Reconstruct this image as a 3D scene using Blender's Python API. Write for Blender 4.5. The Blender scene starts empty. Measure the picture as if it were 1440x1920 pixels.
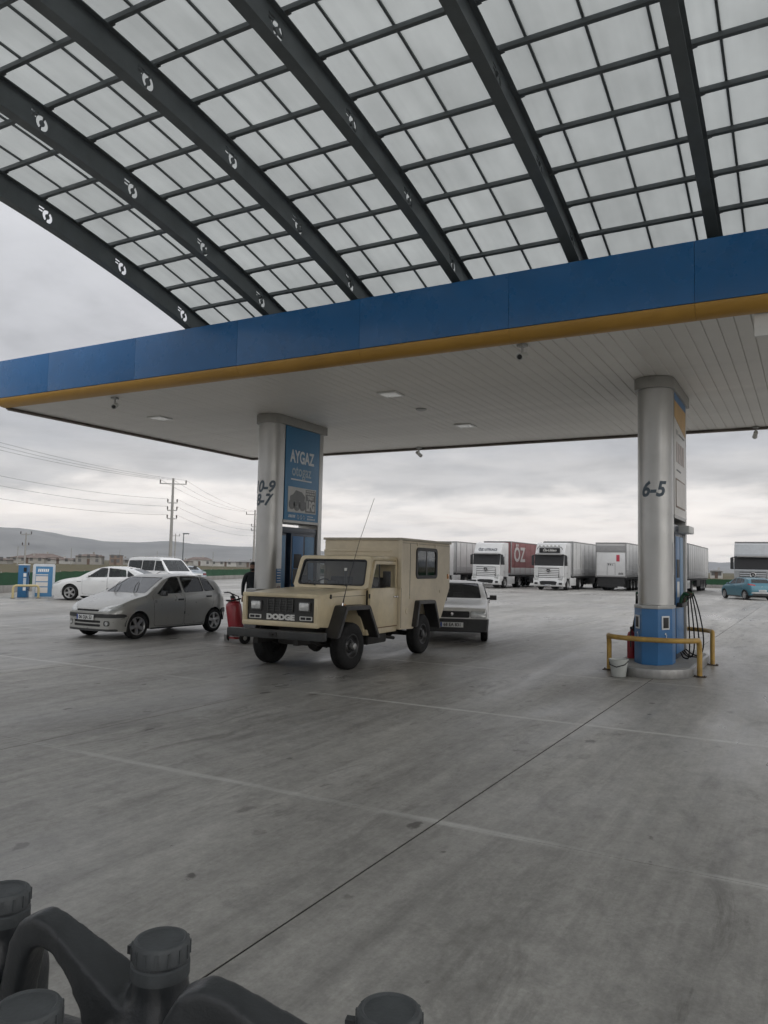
import bpy, bmesh, math, random
import numpy as np
from mathutils import Vector, Matrix
random.seed(7)
SC = bpy.context.scene
COL = SC.collection
PI = math.pi
def R(a): return math.radians(a)

# ---------------------------------------------------------------- camera
YAW, PITCH, ROLL, CAM_H = R(29), math.atan(100 / 1442.0), R(1.2), 1.72
cF = Vector((-math.sin(YAW) * math.cos(PITCH), math.cos(YAW) * math.cos(PITCH), math.sin(PITCH)))
cR0 = Vector((math.cos(YAW), math.sin(YAW), 0))
cU0 = cR0.cross(cF)
cR = cR0 * math.cos(ROLL) + cU0 * math.sin(ROLL)
cU = cU0 * math.cos(ROLL) - cR0 * math.sin(ROLL)
cam = bpy.data.cameras.new('camera')
cam.sensor_fit = 'VERTICAL'; cam.sensor_height = 36.0; cam.sensor_width = 27.0
cam.lens = 1442 / 1920 * 36.0
cam.clip_start = 0.05; cam.clip_end = 30000
camo = bpy.data.objects.new('camera', cam); COL.objects.link(camo)
m = Matrix((cR, cU, -cF)).transposed().to_4x4(); m.translation = (0, 0, CAM_H)
camo.matrix_world = m
SC.camera = camo

# ---------------------------------------------------------------- world: overcast sky, brighter slit over the horizon
SUN_EL, SUN_AZ = 25.0, 112.0      # degrees; azimuth from +Y, positive towards +X
wd = bpy.data.worlds.new('World'); SC.world = wd; wd.use_nodes = True
nt = wd.node_tree; nt.nodes.clear()
def N(t, typ, **kw):
    n = t.nodes.new(typ)
    for k, v in kw.items(): setattr(n, k, v)
    return n
def lk(t, a, b): t.links.new(a, b)
def math_node(t, op, a, b=None, c=None, clamp=False):
    n = t.nodes.new('ShaderNodeMath'); n.operation = op; n.use_clamp = clamp
    for i, v in enumerate((a, b, c)):
        if v is None: continue
        if isinstance(v, (int, float)): n.inputs[i].default_value = v
        else: t.links.new(v, n.inputs[i])
    return n.outputs[0]
def ramp(t, fac, stops, interp='LINEAR'):
    n = t.nodes.new('ShaderNodeValToRGB'); n.color_ramp.interpolation = interp
    e = n.color_ramp.elements
    while len(e) > 1: e.remove(e[-1])
    for i, (p, c) in enumerate(stops):
        el = e[0] if i == 0 else e.new(p)
        el.position = p
        if isinstance(c, (int, float)): c = (c, c, c)
        el.color = (c[0], c[1], c[2], 1)
    t.links.new(fac, n.inputs[0]); return n.outputs[0]
def mixc(t, fac, a, b, mode='MIX'):
    n = t.nodes.new('ShaderNodeMix'); n.data_type = 'RGBA'; n.blend_type = mode
    if isinstance(fac, (int, float)): n.inputs[0].default_value = fac
    else: t.links.new(fac, n.inputs[0])
    for i, v in ((6, a), (7, b)):
        if isinstance(v, tuple): n.inputs[i].default_value = (v[0], v[1], v[2], 1)
        else: t.links.new(v, n.inputs[i])
    return n.outputs[2]
tc = N(nt, 'ShaderNodeTexCoord')
sep = N(nt, 'ShaderNodeSeparateXYZ'); lk(nt, tc.outputs['Generated'], sep.inputs[0])
zz = math_node(nt, 'MAXIMUM', sep.outputs[2], 0.0)
den = math_node(nt, 'ADD', zz, 0.10)
cx = math_node(nt, 'DIVIDE', sep.outputs[0], den); cy = math_node(nt, 'DIVIDE', sep.outputs[1], den)
cmb = N(nt, 'ShaderNodeCombineXYZ'); lk(nt, cx, cmb.inputs[0]); lk(nt, cy, cmb.inputs[1])
def noise(t, vec, scale, detail=5, rough=.55, dist=0.0, w=None):
    n = t.nodes.new('ShaderNodeTexNoise'); n.inputs['Scale'].default_value = scale
    n.inputs['Detail'].default_value = detail; n.inputs['Roughness'].default_value = rough
    n.inputs['Distortion'].default_value = dist
    if vec is not None: t.links.new(vec, n.inputs['Vector'])
    return n.outputs[0]
n1 = noise(nt, cmb.outputs[0], 0.55, 6, .55, .4)
n2 = noise(nt, cmb.outputs[0], 1.7, 6, .6, .2)
n3 = noise(nt, tc.outputs['Generated'], 9.0, 5, .6)
# elevation warped by noise: the lower rim of the cloud deck is ragged
warp = math_node(nt, 'MULTIPLY_ADD', math_node(nt, 'SUBTRACT', n1, .5), 0.14, zz)
warp = math_node(nt, 'MULTIPLY_ADD', math_node(nt, 'SUBTRACT', n3, .5), 0.045, warp)
deck = ramp(nt, warp, [(0.0, (1.25, 1.17, 1.09)), (.05, (1.38, 1.27, 1.17)), (.082, (1.15, 1.08, 1.02)), (.115, (.68, .66, .65)), (.16, (.54, .54, .555)), (.24, (.58, .58, .60)), (.42, (.66, .665, .69)), (1.0, (1.15, 1.16, 1.2))], 'EASE')
mod = ramp(nt, n2, [(.3, .80), (.5, 1.0), (.7, 1.13)])
deck = mixc(nt, 1.0, deck, mod, 'MULTIPLY')
sky = N(nt, 'ShaderNodeTexSky'); sky.sky_type = 'NISHITA'; sky.sun_disc = False
sky.sun_elevation = R(SUN_EL); sky.sun_rotation = R(SUN_AZ)
skyb = N(nt, 'ShaderNodeBackground'); skyb.inputs[1].default_value = 0.06; lk(nt, sky.outputs[0], skyb.inputs[0])
clb = N(nt, 'ShaderNodeBackground'); clb.inputs[1].default_value = 1.0; lk(nt, deck, clb.inputs[0])
mx = N(nt, 'ShaderNodeMixShader'); mx.inputs[0].default_value = 0.93
lk(nt, skyb.outputs[0], mx.inputs[1]); lk(nt, clb.outputs[0], mx.inputs[2])
wo = N(nt, 'ShaderNodeOutputWorld'); lk(nt, mx.outputs[0], wo.inputs[0])

sl = bpy.data.lights.new('sun', 'SUN'); sl.energy = 1.05; sl.angle = R(65); sl.color = (1, .97, .92)
so = bpy.data.objects.new('sun', sl); COL.objects.link(so)
sd = Vector((math.sin(R(SUN_AZ)) * math.cos(R(SUN_EL)), math.cos(R(SUN_AZ)) * math.cos(R(SUN_EL)), math.sin(R(SUN_EL))))
so.rotation_euler = (-sd).to_track_quat('-Z', 'Y').to_euler()
so.location = (0, 0, 40)

SC.view_settings.view_transform = 'Standard'; SC.view_settings.look = 'None'
SC.view_settings.exposure = 0.11; SC.view_settings.gamma = 1.0; SC.view_settings.use_curve_mapping = False
SC.render.engine = 'CYCLES'
cy_ = SC.cycles
cy_.use_denoising = True
cy_.use_adaptive_sampling = True; cy_.adaptive_threshold = .025
cy_.max_bounces = 6; cy_.diffuse_bounces = 4; cy_.glossy_bounces = 3; cy_.transmission_bounces = 6; cy_.transparent_max_bounces = 10
cy_.volume_bounces = 0
cy_.caustics_reflective = False; cy_.caustics_refractive = False
cy_.sample_clamp_indirect = 6.0

# ---------------------------------------------------------------- materials
MATS = {}
def mat(name, col, rough=.5, metal=0.0, var=.08, scale=5.0, bump=0.0, bscale=60.0, spec=.5, coat=0.0, rvar=.08, emit=0.0, dirt=0.0):
    if name in MATS: return MATS[name]
    M_ = bpy.data.materials.new(name); M_.use_nodes = True; t = M_.node_tree
    b = t.nodes['Principled BSDF']
    tcn = N(t, 'ShaderNodeTexCoord'); v = tcn.outputs['Object']
    nz = noise(t, v, scale, 6, .6, .3)
    lo = tuple(max(0, c * (1 - var)) for c in col); hi = tuple(min(1, c * (1 + var)) for c in col)
    cc = ramp(t, nz, [(.3, lo), (.7, hi)])
    if dirt > 0:
        g = N(t, 'ShaderNodeNewGeometry'); sp = N(t, 'ShaderNodeSeparateXYZ'); lk(t, v, sp.inputs[0])
        nd = noise(t, v, scale * .6, 8, .7, .5)
        k = math_node(t, 'MULTIPLY', ramp(t, nd, [(.42, 0.0), (.72, 1.0)]), dirt)
        cc = mixc(t, k, cc, (.11, .095, .075))
    lk(t, cc, b.inputs['Base Color'])
    rr = math_node(t, 'MULTIPLY_ADD', math_node(t, 'SUBTRACT', noise(t, v, scale * 2.3, 4), .5), rvar * 2, rough, clamp=True)
    lk(t, rr, b.inputs['Roughness'])
    b.inputs['Metallic'].default_value = metal
    b.inputs['Specular IOR Level'].default_value = spec
    b.inputs['Coat Weight'].default_value = coat; b.inputs['Coat Roughness'].default_value = .08
    if emit > 0:
        lk(t, cc, b.inputs['Emission Color']); b.inputs['Emission Strength'].default_value = emit
    if bump > 0:
        bn = N(t, 'ShaderNodeBump'); bn.inputs['Strength'].default_value = bump; bn.inputs['Distance'].default_value = .01
        lk(t, noise(t, v, bscale, 5), bn.inputs['Height']); lk(t, bn.outputs[0], b.inputs['Normal'])
    MATS[name] = M_; return M_

def glass_mat(name, tint, alpha, rough=.03, ior=1.52):
    """thin tinted pane: part see-through, part mirror by fresnel"""
    if name in MATS: return MATS[name]
    M_ = bpy.data.materials.new(name); M_.use_nodes = True; t = M_.node_tree; t.nodes.clear()
    o = N(t, 'ShaderNodeOutputMaterial')
    tr = N(t, 'ShaderNodeBsdfTransparent'); tr.inputs[0].default_value = (tint[0], tint[1], tint[2], 1)
    df = N(t, 'ShaderNodeBsdfDiffuse'); df.inputs[0].default_value = (.03, .033, .034, 1)
    gl = N(t, 'ShaderNodeBsdfGlossy'); gl.inputs['Roughness'].default_value = rough; gl.inputs[0].default_value = (.95, .97, 1, 1)
    m1 = N(t, 'ShaderNodeMixShader'); m1.inputs[0].default_value = alpha
    lk(t, df.outputs[0], m1.inputs[1]); lk(t, tr.outputs[0], m1.inputs[2])
    fr = N(t, 'ShaderNodeFresnel'); fr.inputs[0].default_value = ior
    g = N(t, 'ShaderNodeTexCoord')
    bn = N(t, 'ShaderNodeBump'); bn.inputs['Strength'].default_value = .04; bn.inputs['Distance'].default_value = .02
    lk(t, noise(t, g.outputs['Object'], 2.0, 2), bn.inputs['Height']); lk(t, bn.outputs[0], gl.inputs['Normal'])
    k = math_node(t, 'MULTIPLY_ADD', fr.outputs[0], .95, .0, clamp=True)
    m2 = N(t, 'ShaderNodeMixShader'); lk(t, k, m2.inputs[0]); lk(t, m1.outputs[0], m2.inputs[1]); lk(t, gl.outputs[0], m2.inputs[2])
    lk(t, m2.outputs[0], o.inputs[0])
    MATS[name] = M_; return M_

def concrete_mat(name='forecourt_concrete', base=(.312, .302, .281)):
    M_ = bpy.data.materials.new(name); M_.use_nodes = True; t = M_.node_tree; b = t.nodes['Principled BSDF']
    g = N(t, 'ShaderNodeNewGeometry'); pos = g.outputs['Position']
    def mapv(s, loc=(0, 0, 0), rot=0):
        mp = N(t, 'ShaderNodeMapping'); mp.inputs['Scale'].default_value = s; mp.inputs['Location'].default_value = loc
        mp.inputs['Rotation'].default_value = (0, 0, rot); lk(t, pos, mp.inputs[0]); return mp.outputs[0]
    streak = noise(t, mapv((5.5, .22, 1)), 1.0, 7, .62, .25)          # brushed streaks running along the lanes
    fine = noise(t, mapv((38, 1.3, 1)), 1.0, 4, .6)
    patch = noise(t, mapv((.22, .13, 1), (3, 5, 0)), 1.0, 5, .55, .6)
    grain = noise(t, mapv((60, 60, 60)), 1.0, 3, .6)
    blot = noise(t, mapv((1.3, .8, 1), (9, 2, 0)), 1.0, 6, .65, .8)
    c = ramp(t, streak, [(.3, tuple(v * .68 for v in base)), (.5, base), (.72, tuple(v * 1.30 for v in base))])
    c = mixc(t, .35, c, ramp(t, fine, [(.3, tuple(v * .85 for v in base)), (.7, tuple(v * 1.15 for v in base))]))
    c = mixc(t, 1.0, c, ramp(t, patch, [(.3, .72), (.55, 1.0), (.72, 1.28)]), 'MULTIPLY')
    c = mixc(t, 1.0, c, ramp(t, grain, [(.3, .93), (.7, 1.07)]), 'MULTIPLY')
    c = mixc(t, ramp(t, blot, [(.60, 0.0), (.76, .42)]), c, (.10, .096, .088))
    smear = noise(t, mapv((2.6, .75, 1), (5, 1, 0), .08), 1.0, 9, .72, 1.2)
    sm_area = ramp(t, noise(t, mapv((.16, .13, 1), (8, 3, 0)), 1.0, 3), [(.38, 0.0), (.56, 1.0)])
    c = mixc(t, math_node(t, 'MULTIPLY', ramp(t, smear, [(.53, 0.0), (.66, .72)]), sm_area), c, (.085, .080, .070))
    pale = noise(t, mapv((1.7, .35, 1), (2, 6, 0)), 1.0, 8, .68, .5)
    c = mixc(t, ramp(t, pale, [(.56, 0.0), (.74, .40)]), c, (.44, .43, .40))
    mot = noise(t, mapv((7.5, 4.2, 1), (1, 3, 0), .2), 1.0, 6, .7, .3)
    c = mixc(t, 1.0, c, ramp(t, mot, [(.30, .80), (.50, 1.0), (.70, 1.17)]), 'MULTIPLY')
    fl_ = noise(t, mapv((24, 17, 1), (0, 1, 0)), 1.0, 4, .75)
    c = mixc(t, 1.0, c, ramp(t, fl_, [(.30, .86), (.50, 1.0), (.72, 1.14)]), 'MULTIPLY')
    lane = noise(t, mapv((1.05, .035, 1), (7, 2, 0)), 1.0, 5, .6, .2)
    c = mixc(t, 1.0, c, ramp(t, lane, [(.32, .84), (.50, 1.0), (.68, 1.12)]), 'MULTIPLY')
    # oil spots, small and dark
    wn = N(t, 'ShaderNodeTexNoise'); wn.inputs['Scale'].default_value = 3.1; wn.inputs['Detail'].default_value = 6; wn.inputs['Roughness'].default_value = .65; lk(t, pos, wn.inputs['Vector'])
    for k, (sx_, sy_, rot_, rmin, rmax, dark) in enumerate(((1.15, .50, .35, -.03, .26, .70), (3.4, 2.0, -.3, -.01, .22, .85))):
        vo = N(t, 'ShaderNodeTexVoronoi'); vo.voronoi_dimensions = '2D'; vo.inputs['Scale'].default_value = 1.0
        va = N(t, 'ShaderNodeVectorMath'); va.operation = 'MULTIPLY_ADD'; lk(t, wn.outputs['Color'], va.inputs[0]); va.inputs[1].default_value = (.75, .75, 0); lk(t, mapv((sx_, sy_, 1), (.3 + k, .2, 0), rot_), va.inputs[2])
        lk(t, va.outputs[0], vo.inputs['Vector'])
        sc_ = N(t, 'ShaderNodeSeparateColor'); lk(t, vo.outputs['Color'], sc_.inputs[0])
        rad = math_node(t, 'MULTIPLY_ADD', math_node(t, 'POWER', sc_.outputs[0], 7.0), rmax, rmin)
        edge = math_node(t, 'SUBTRACT', rad, vo.outputs['Distance'])
        edge = math_node(t, 'MULTIPLY_ADD', math_node(t, 'SUBTRACT', noise(t, mapv((22, 15, 1)), 1.0, 4, .7), .5), .10, edge)
        m_ = ramp(t, edge, [(.0, 0.0), (.05, 1.0)])
        kk = math_node(t, 'MULTIPLY', math_node(t, 'MULTIPLY', m_, sc_.outputs[1]), dark)
        c = mixc(t, kk, c, (.045, .040, .034))
    # pale lime bleed along the cross joints (every 3.85 m along Y)
    sp = N(t, 'ShaderNodeSeparateXYZ'); lk(t, pos, sp.inputs[0])
    yy = math_node(t, 'MULTIPLY_ADD', math_node(t, 'SUBTRACT', noise(t, mapv((1.2, 3, 1)), 1.0, 4), .5), .06, sp.outputs[1])
    fr = math_node(t, 'PINGPONG', math_node(t, 'SUBTRACT', yy, 1.0), 1.925)
    band = ramp(t, fr, [(.0, 1.0), (.022, .9), (.055, 0.0)])
    lime = ramp(t, noise(t, mapv((.35, .4, 1), (4, 4, 0)), 1.0, 4, .6), [(.40, 0.05), (.58, 1.0)])
    c = mixc(t, math_node(t, 'MULTIPLY', math_node(t, 'MULTIPLY', band, lime), .85), c, (.52, .515, .49))
    lk(t, c, b.inputs['Base Color'])
    wet = ramp(t, noise(t, mapv((.35, .10, 1), (2, 9, 0)), 1.0, 6, .6, .5), [(.36, .27), (.60, .60)])
    rg = math_node(t, 'ADD', wet, math_node(t, 'MULTIPLY', math_node(t, 'SUBTRACT', streak, .5), .22), clamp=True)
    lk(t, rg, b.inputs['Roughness']); b.inputs['Specular IOR Level'].default_value = .5
    bn = N(t, 'ShaderNodeBump'); bn.inputs['Strength'].default_value = .25; bn.inputs['Distance'].default_value = .004
    hh = math_node(t, 'ADD', fine, math_node(t, 'MULTIPLY', grain, .6)); lk(t, hh, bn.inputs['Height']); lk(t, bn.outputs[0], b.inputs['Normal'])
    return M_

def panel_mat():
    """milky twin-wall polycarbonate: lets the sky glow through"""
    M_ = bpy.data.materials.new('milky_polycarbonate'); M_.use_nodes = True; t = M_.node_tree; t.nodes.clear()
    o = N(t, 'ShaderNodeOutputMaterial'); tcn = N(t, 'ShaderNodeNewGeometry'); pos = tcn.outputs['Position']
    mp = N(t, 'ShaderNodeMapping'); mp.inputs['Scale'].default_value = (6, .12, .12); lk(t, pos, mp.inputs[0])
    st = noise(t, mp.outputs[0], 1.0, 5, .6)
    mp2 = N(t, 'ShaderNodeMapping'); mp2.inputs['Scale'].default_value = (1.1, .7, .7); lk(t, pos, mp2.inputs[0])
    pt = noise(t, mp2.outputs[0], 1.0, 4, .6)
    c = ramp(t, st, [(.3, (.45, .468, .455)), (.7, (.505, .525, .51))])
    c = mixc(t, 1.0, c, ramp(t, pt, [(.3, .84), (.7, 1.10)]), 'MULTIPLY')
    tl = N(t, 'ShaderNodeBsdfTranslucent'); lk(t, c, tl.inputs[0])
    df = N(t, 'ShaderNodeBsdfDiffuse'); df.inputs[0].default_value = (.55, .58, .57, 1)
    gl = N(t, 'ShaderNodeBsdfGlossy'); gl.inputs['Roughness'].default_value = .25
    m1 = N(t, 'ShaderNodeMixShader'); m1.inputs[0].default_value = .18; lk(t, tl.outputs[0], m1.inputs[1]); lk(t, df.outputs[0], m1.inputs[2])
    m2 = N(t, 'ShaderNodeMixShader'); m2.inputs[0].default_value = .04; lk(t, m1.outputs[0], m2.inputs[1]); lk(t, gl.outputs[0], m2.inputs[2])
    lk(t, m2.outputs[0], o.inputs[0]); return M_

CONC = concrete_mat()
POLY = panel_mat()
BLACK = mat('black_plastic', (.022, .023, .024), .48, var=.25, scale=9, bump=.15, bscale=120)
RUBBER = mat('tyre_rubber', (.014, .014, .0145), .7, var=.3, scale=12, bump=.3, bscale=80, spec=.25)
SEAL = mat('window_rubber', (.012, .012, .013), .55)
STEEL_DARK = mat('dark_painted_steel', (.135, .152, .160), .5, var=.15, scale=2.2, bump=.05, bscale=40)
BRUSHED = mat('brushed_aluminium', (.50, .50, .49), .40, .85, var=.10, scale=1.2, rvar=.12)
TRIM = mat('grey_aluminium_trim', (.42, .42, .41), .45, .6, var=.08)
BLUE = mat('blue_sign_panel', (.035, .155, .36), .42, var=.07, scale=1.3, dirt=.10)
BLUE_F = mat('blue_fascia_panel', (.018, .148, .385), .28, var=.10, scale=.7, dirt=.13)
YELLOW_F = mat('amber_fascia_trim', (.52, .29, .055), .42, var=.10, scale=1.1, dirt=.10)
YELLOW_B = mat('worn_yellow_barrier_paint', (.50, .31, .075), .5, var=.15, scale=7, dirt=.35)
SOFFIT = mat('white_soffit_strip', (.86, .84, .80), .48, var=.05, scale=.9, dirt=.05)
WHITE = mat('white_print', (.75, .76, .76), .5, var=.03)
WHITE_P = mat('white_vehicle_paint', (.74, .75, .75), .22, var=.04, scale=2, coat=1.0, dirt=.10)
GREYTXT = mat('slate_blue_lettering', (.10, .135, .17), .5, var=.05)
CHROME = mat('chrome', (.62, .62, .62), .12, 1.0, var=.04)
RIM_A = mat('alloy_rim', (.42, .42, .42), .35, .8, var=.1, dirt=.25)
LENS = mat('headlight_lens', (.50, .51, .50), .12, .35, var=.25, scale=16, coat=.8)
RED_L = mat('red_lamp', (.32, .02, .02), .2, coat=.6)
AMBER_L = mat('amber_lamp', (.55, .22, .03), .2, coat=.6)
PLATE = mat('number_plate_white', (.66, .67, .66), .45, var=.03)
TXTBLK = mat('plate_lettering', (.015, .015, .015), .5)
GLASS = glass_mat('tinted_glass', (.50, .55, .54), .85)
GLASS_D = glass_mat('dark_glass', (.22, .25, .26), .35)
GLASS_C = glass_mat('clear_glass', (.82, .86, .86), .93)
INTER = mat('dark_interior', (.03, .03, .031), .8, var=.2)

# ---------------------------------------------------------------- object helpers
def link(o, parent=None):
    COL.objects.link(o)
    if parent is not None: o.parent = parent
    return o
def tag(o, label=None, cat=None, group=None, kind=None):
    if label: o['label'] = label
    if cat: o['category'] = cat
    if group: o['group'] = group
    if kind: o['kind'] = kind
    return o
def thing(name, label, cat, loc=(0, 0, 0), rz=0.0, group=None):
    o = bpy.data.objects.new(name, None); o.empty_display_size = .2
    o.location = loc; o.rotation_euler = (0, 0, rz); COL.objects.link(o)
    return tag(o, label, cat, group)
def finish(me, material, smooth=35):
    me.materials.append(material)
    if smooth:
        me.polygons.foreach_set('use_smooth', [True] * len(me.polygons))
        try: me.set_sharp_from_angle(angle=R(smooth))
        except Exception: pass
    me.update(); return me
class MB:
    """collects shapes into one mesh"""
    def __init__(s): s.v = []; s.f = []
    def add(s, vs, fs, M=None):
        o = len(s.v)
        s.v += [tuple(M @ Vector(p)) if M is not None else tuple(p) for p in vs]
        s.f += [tuple(i + o for i in f) for f in fs]; return s
    def box(s, x0, x1, y0, y1, z0, z1, b=0.0, M=None):
        if b <= 0:
            vs = [(x, y, z) for z in (z0, z1) for y in (y0, y1) for x in (x0, x1)]
            fs = [(0, 2, 3, 1), (4, 5, 7, 6), (0, 1, 5, 4), (2, 6, 7, 3), (0, 4, 6, 2), (1, 3, 7, 5)]
            return s.add(vs, fs, M)
        bm = bmesh.new(); bmesh.ops.create_cube(bm, size=1)
        for v in bm.verts: v.co = Vector(((x0 + x1) / 2 + v.co.x * (x1 - x0), (y0 + y1) / 2 + v.co.y * (y1 - y0), (z0 + z1) / 2 + v.co.z * (z1 - z0)))
        b = min(b, .49 * min(abs(x1 - x0), abs(y1 - y0), abs(z1 - z0)))
        bmesh.ops.bevel(bm, geom=bm.edges[:], offset=b, segments=2, profile=.6, affect='EDGES')
        s.bm(bm, M); bm.free(); return s
    def bm(s, bm, M=None):
        bm.verts.index_update()
        return s.add([v.co.copy() for v in bm.verts], [tuple(v.index for v in f.verts) for f in bm.faces], M)
    def prism(s, poly, a0, a1, axis='y', M=None, b=0.0, seg=2):
        """2-D polygon extruded along an axis; poly gives the other two coordinates in x,y,z order"""
        def P(u, v, a): return {'y': (u, a, v), 'x': (a, u, v), 'z': (u, v, a)}[axis]
        n = len(poly); vs = [P(u, v, a0) for u, v in poly] + [P(u, v, a1) for u, v in poly]
        fs = [tuple(range(n)), tuple(range(2 * n - 1, n - 1, -1))] + [(i, i + n, (i + 1) % n + n, (i + 1) % n) for i in range(n)]
        bm = bmesh.new(); bv = [bm.verts.new(p) for p in vs]
        for f in fs: bm.faces.new([bv[i] for i in f])
        bmesh.ops.recalc_face_normals(bm, faces=bm.faces[:])
        if b > 0: bmesh.ops.bevel(bm, geom=bm.edges[:], offset=b, segments=seg, profile=.6, affect='EDGES')
        s.bm(bm, M); bm.free(); return s
    def cyl(s, p0, p1, r0, r1=None, n=16, caps=True, M=None):
        if r1 is None: r1 = r0
        p0 = Vector(p0); p1 = Vector(p1); d = (p1 - p0).normalized()
        a = Vector((0, 0, 1)) if abs(d.z) < .9 else Vector((1, 0, 0))
        u = d.cross(a).normalized(); w = d.cross(u)
        vs = []
        for p, r in ((p0, r0), (p1, r1)):
            for i in range(n):
                t = 2 * PI * i / n; vs.append(p + (u * math.cos(t) + w * math.sin(t)) * r)
        fs = [(i, (i + 1) % n, (i + 1) % n + n, i + n) for i in range(n)]
        if caps: fs += [tuple(range(n - 1, -1, -1)), tuple(range(n, 2 * n))]
        return s.add(vs, fs, M)
    def tube(s, pts, r, n=8, closed=False, M=None):
        pts = [Vector(p) for p in pts]; k = len(pts); vs = []; fs = []; pu = None
        rr = r if isinstance(r, (list, tuple)) else [r] * k
        for i, p in enumerate(pts):
            if closed: d = pts[(i + 1) % k] - pts[i - 1]
            else: d = pts[min(i + 1, k - 1)] - pts[max(i - 1, 0)]
            d.normalize()
            if pu is None:
                a = Vector((0, 0, 1)) if abs(d.z) < .9 else Vector((1, 0, 0)); u = d.cross(a).normalized()
            else:
                u = pu - d * pu.dot(d); u = u.normalized() if u.length > 1e-6 else d.orthogonal().normalized()
            pu = u; w = d.cross(u)
            for j in range(n):
                t = 2 * PI * j / n; vs.append(p + (u * math.cos(t) + w * math.sin(t)) * rr[i])
        m_ = k if closed else k - 1
        for i in range(m_):
            for j in range(n):
                a = i * n + j; b = i * n + (j + 1) % n; c = ((i + 1) % k) * n + (j + 1) % n; d = ((i + 1) % k) * n + j
                fs.append((a, b, c, d))
        if not closed: fs += [tuple(range(n - 1, -1, -1)), tuple(range((k - 1) * n, k * n))]
        return s.add(vs, fs, M)
    def lathe(s, prof, n=32, axis='z', M=None, closed=False):
        """profile (radius, height) turned about an axis"""
        vs = []; k = len(prof)
        for i in range(n):
            t = 2 * PI * i / n; c, q = math.cos(t), math.sin(t)
            for r, h in prof:
                vs.append({'z': (r * c, r * q, h), 'y': (r * c, h, r * q), 'x': (h, r * c, r * q)}[axis])
        fs = []
        for i in range(n):
            for j in range(k if closed else k - 1):
                a = i * k + j; b = i * k + (j + 1) % k; c = ((i + 1) % n) * k + (j + 1) % k; d = ((i + 1) % n) * k + j
                fs.append((a, b, c, d))
        return s.add(vs, fs, M)
    def mesh(s, name, material, smooth=35):
        me = bpy.data.meshes.new(name); me.from_pydata([tuple(v) for v in s.v], [], s.f)
        bm = bmesh.new(); bm.from_mesh(me); bmesh.ops.remove_doubles(bm, verts=bm.verts[:], dist=1e-5)
        bmesh.ops.recalc_face_normals(bm, faces=bm.faces[:]); bm.to_mesh(me); bm.free()
        return finish(me, material, smooth)
    def obj(s, name, material, parent=None, smooth=35, loc=None, rot=None):
        o = bpy.data.objects.new(name, s.mesh(name, material, smooth))
        if loc: o.location = loc
        if rot: o.rotation_euler = rot
        return link(o, parent)
def inst(name, me, parent=None, loc=(0, 0, 0), rot=(0, 0, 0), sc=None):
    o = bpy.data.objects.new(name, me); o.location = loc; o.rotation_euler = rot
    if sc: o.scale = sc
    return link(o, parent)
def copy_tree(o, parent=None):
    c = o.copy(); COL.objects.link(c); c.parent = parent
    for ch in list(o.children): copy_tree(ch, c)
    return c
def rrect(x0, x1, y0, y1, r, n=4):
    """rounded rectangle, counter-clockwise"""
    out = []
    for cx_, cy_2, a0 in ((x1 - r, y0 + r, -90), (x1 - r, y1 - r, 0), (x0 + r, y1 - r, 90), (x0 + r, y0 + r, 180)):
        for i in range(n + 1):
            a = R(a0 + 90 * i / n); out.append((cx_ + r * math.cos(a), cy_2 + r * math.sin(a)))
    return out
def round_poly(poly, r, n=3):
    """round the corners of a convex polygon"""
    out = []; k = len(poly)
    for i in range(k):
        p = Vector(poly[i]); a = Vector(poly[i - 1]) - p; b = Vector(poly[(i + 1) % k]) - p
        rr = min(r, a.length * .45, b.length * .45); q0 = p + a.normalized() * rr; q1 = p + b.normalized() * rr
        for j in range(n + 1):
            t = j / n; out.append(tuple(q0 * (1 - t) ** 2 + p * 2 * t * (1 - t) + q1 * t * t))
    return out
def text_mesh(s, size, material, ext=.002, shear=0.0, bold=0.0, sx=1.0):
    cu = bpy.data.curves.new('lettering', 'FONT'); cu.body = s; cu.size = size; cu.extrude = ext; cu.shear = shear
    cu.align_x = 'CENTER'; cu.align_y = 'CENTER'; cu.offset = bold; cu.resolution_u = 3
    o = bpy.data.objects.new('lettering', cu); COL.objects.link(o)
    dg = bpy.context.evaluated_depsgraph_get(); dg.update()
    me = bpy.data.meshes.new_from_object(o.evaluated_get(dg)); bpy.data.objects.remove(o); bpy.data.curves.remove(cu)
    if sx != 1: me.transform(Matrix.Diagonal((sx, 1, 1, 1)))
    me.materials.clear(); me.materials.append(material); return me
def text(s, size, material, parent, loc, rot, name='lettering', **kw):
    o = bpy.data.objects.new(name, text_mesh(s, size, material, **kw)); o.location = loc; o.rotation_euler = rot
    return link(o, parent)
def pchip(pts):
    """smooth monotone curve through control points"""
    X = [p[0] for p in pts]; Y = [p[1] for p in pts]; n = len(X)
    h = [X[i + 1] - X[i] for i in range(n - 1)]; d = [(Y[i + 1] - Y[i]) / h[i] for i in range(n - 1)]
    mm = [d[0]] + [0 if d[i - 1] * d[i] <= 0 else 2 * d[i - 1] * d[i] / (d[i - 1] + d[i]) for i in range(1, n - 1)] + [d[-1]]
    def f(x):
        if x <= X[0]: return Y[0]
        if x >= X[-1]: return Y[-1]
        i = 0
        while x > X[i + 1]: i += 1
        t = (x - X[i]) / h[i]; t2 = t * t; t3 = t2 * t
        return (2 * t3 - 3 * t2 + 1) * Y[i] + (t3 - 2 * t2 + t) * h[i] * mm[i] + (-2 * t3 + 3 * t2) * Y[i + 1] + (t3 - t2) * h[i] * mm[i + 1]
    return f
def plin(pts):
    X = [p[0] for p in pts]; Y = [p[1] for p in pts]
    return lambda x: float(np.interp(x, X, Y))
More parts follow.
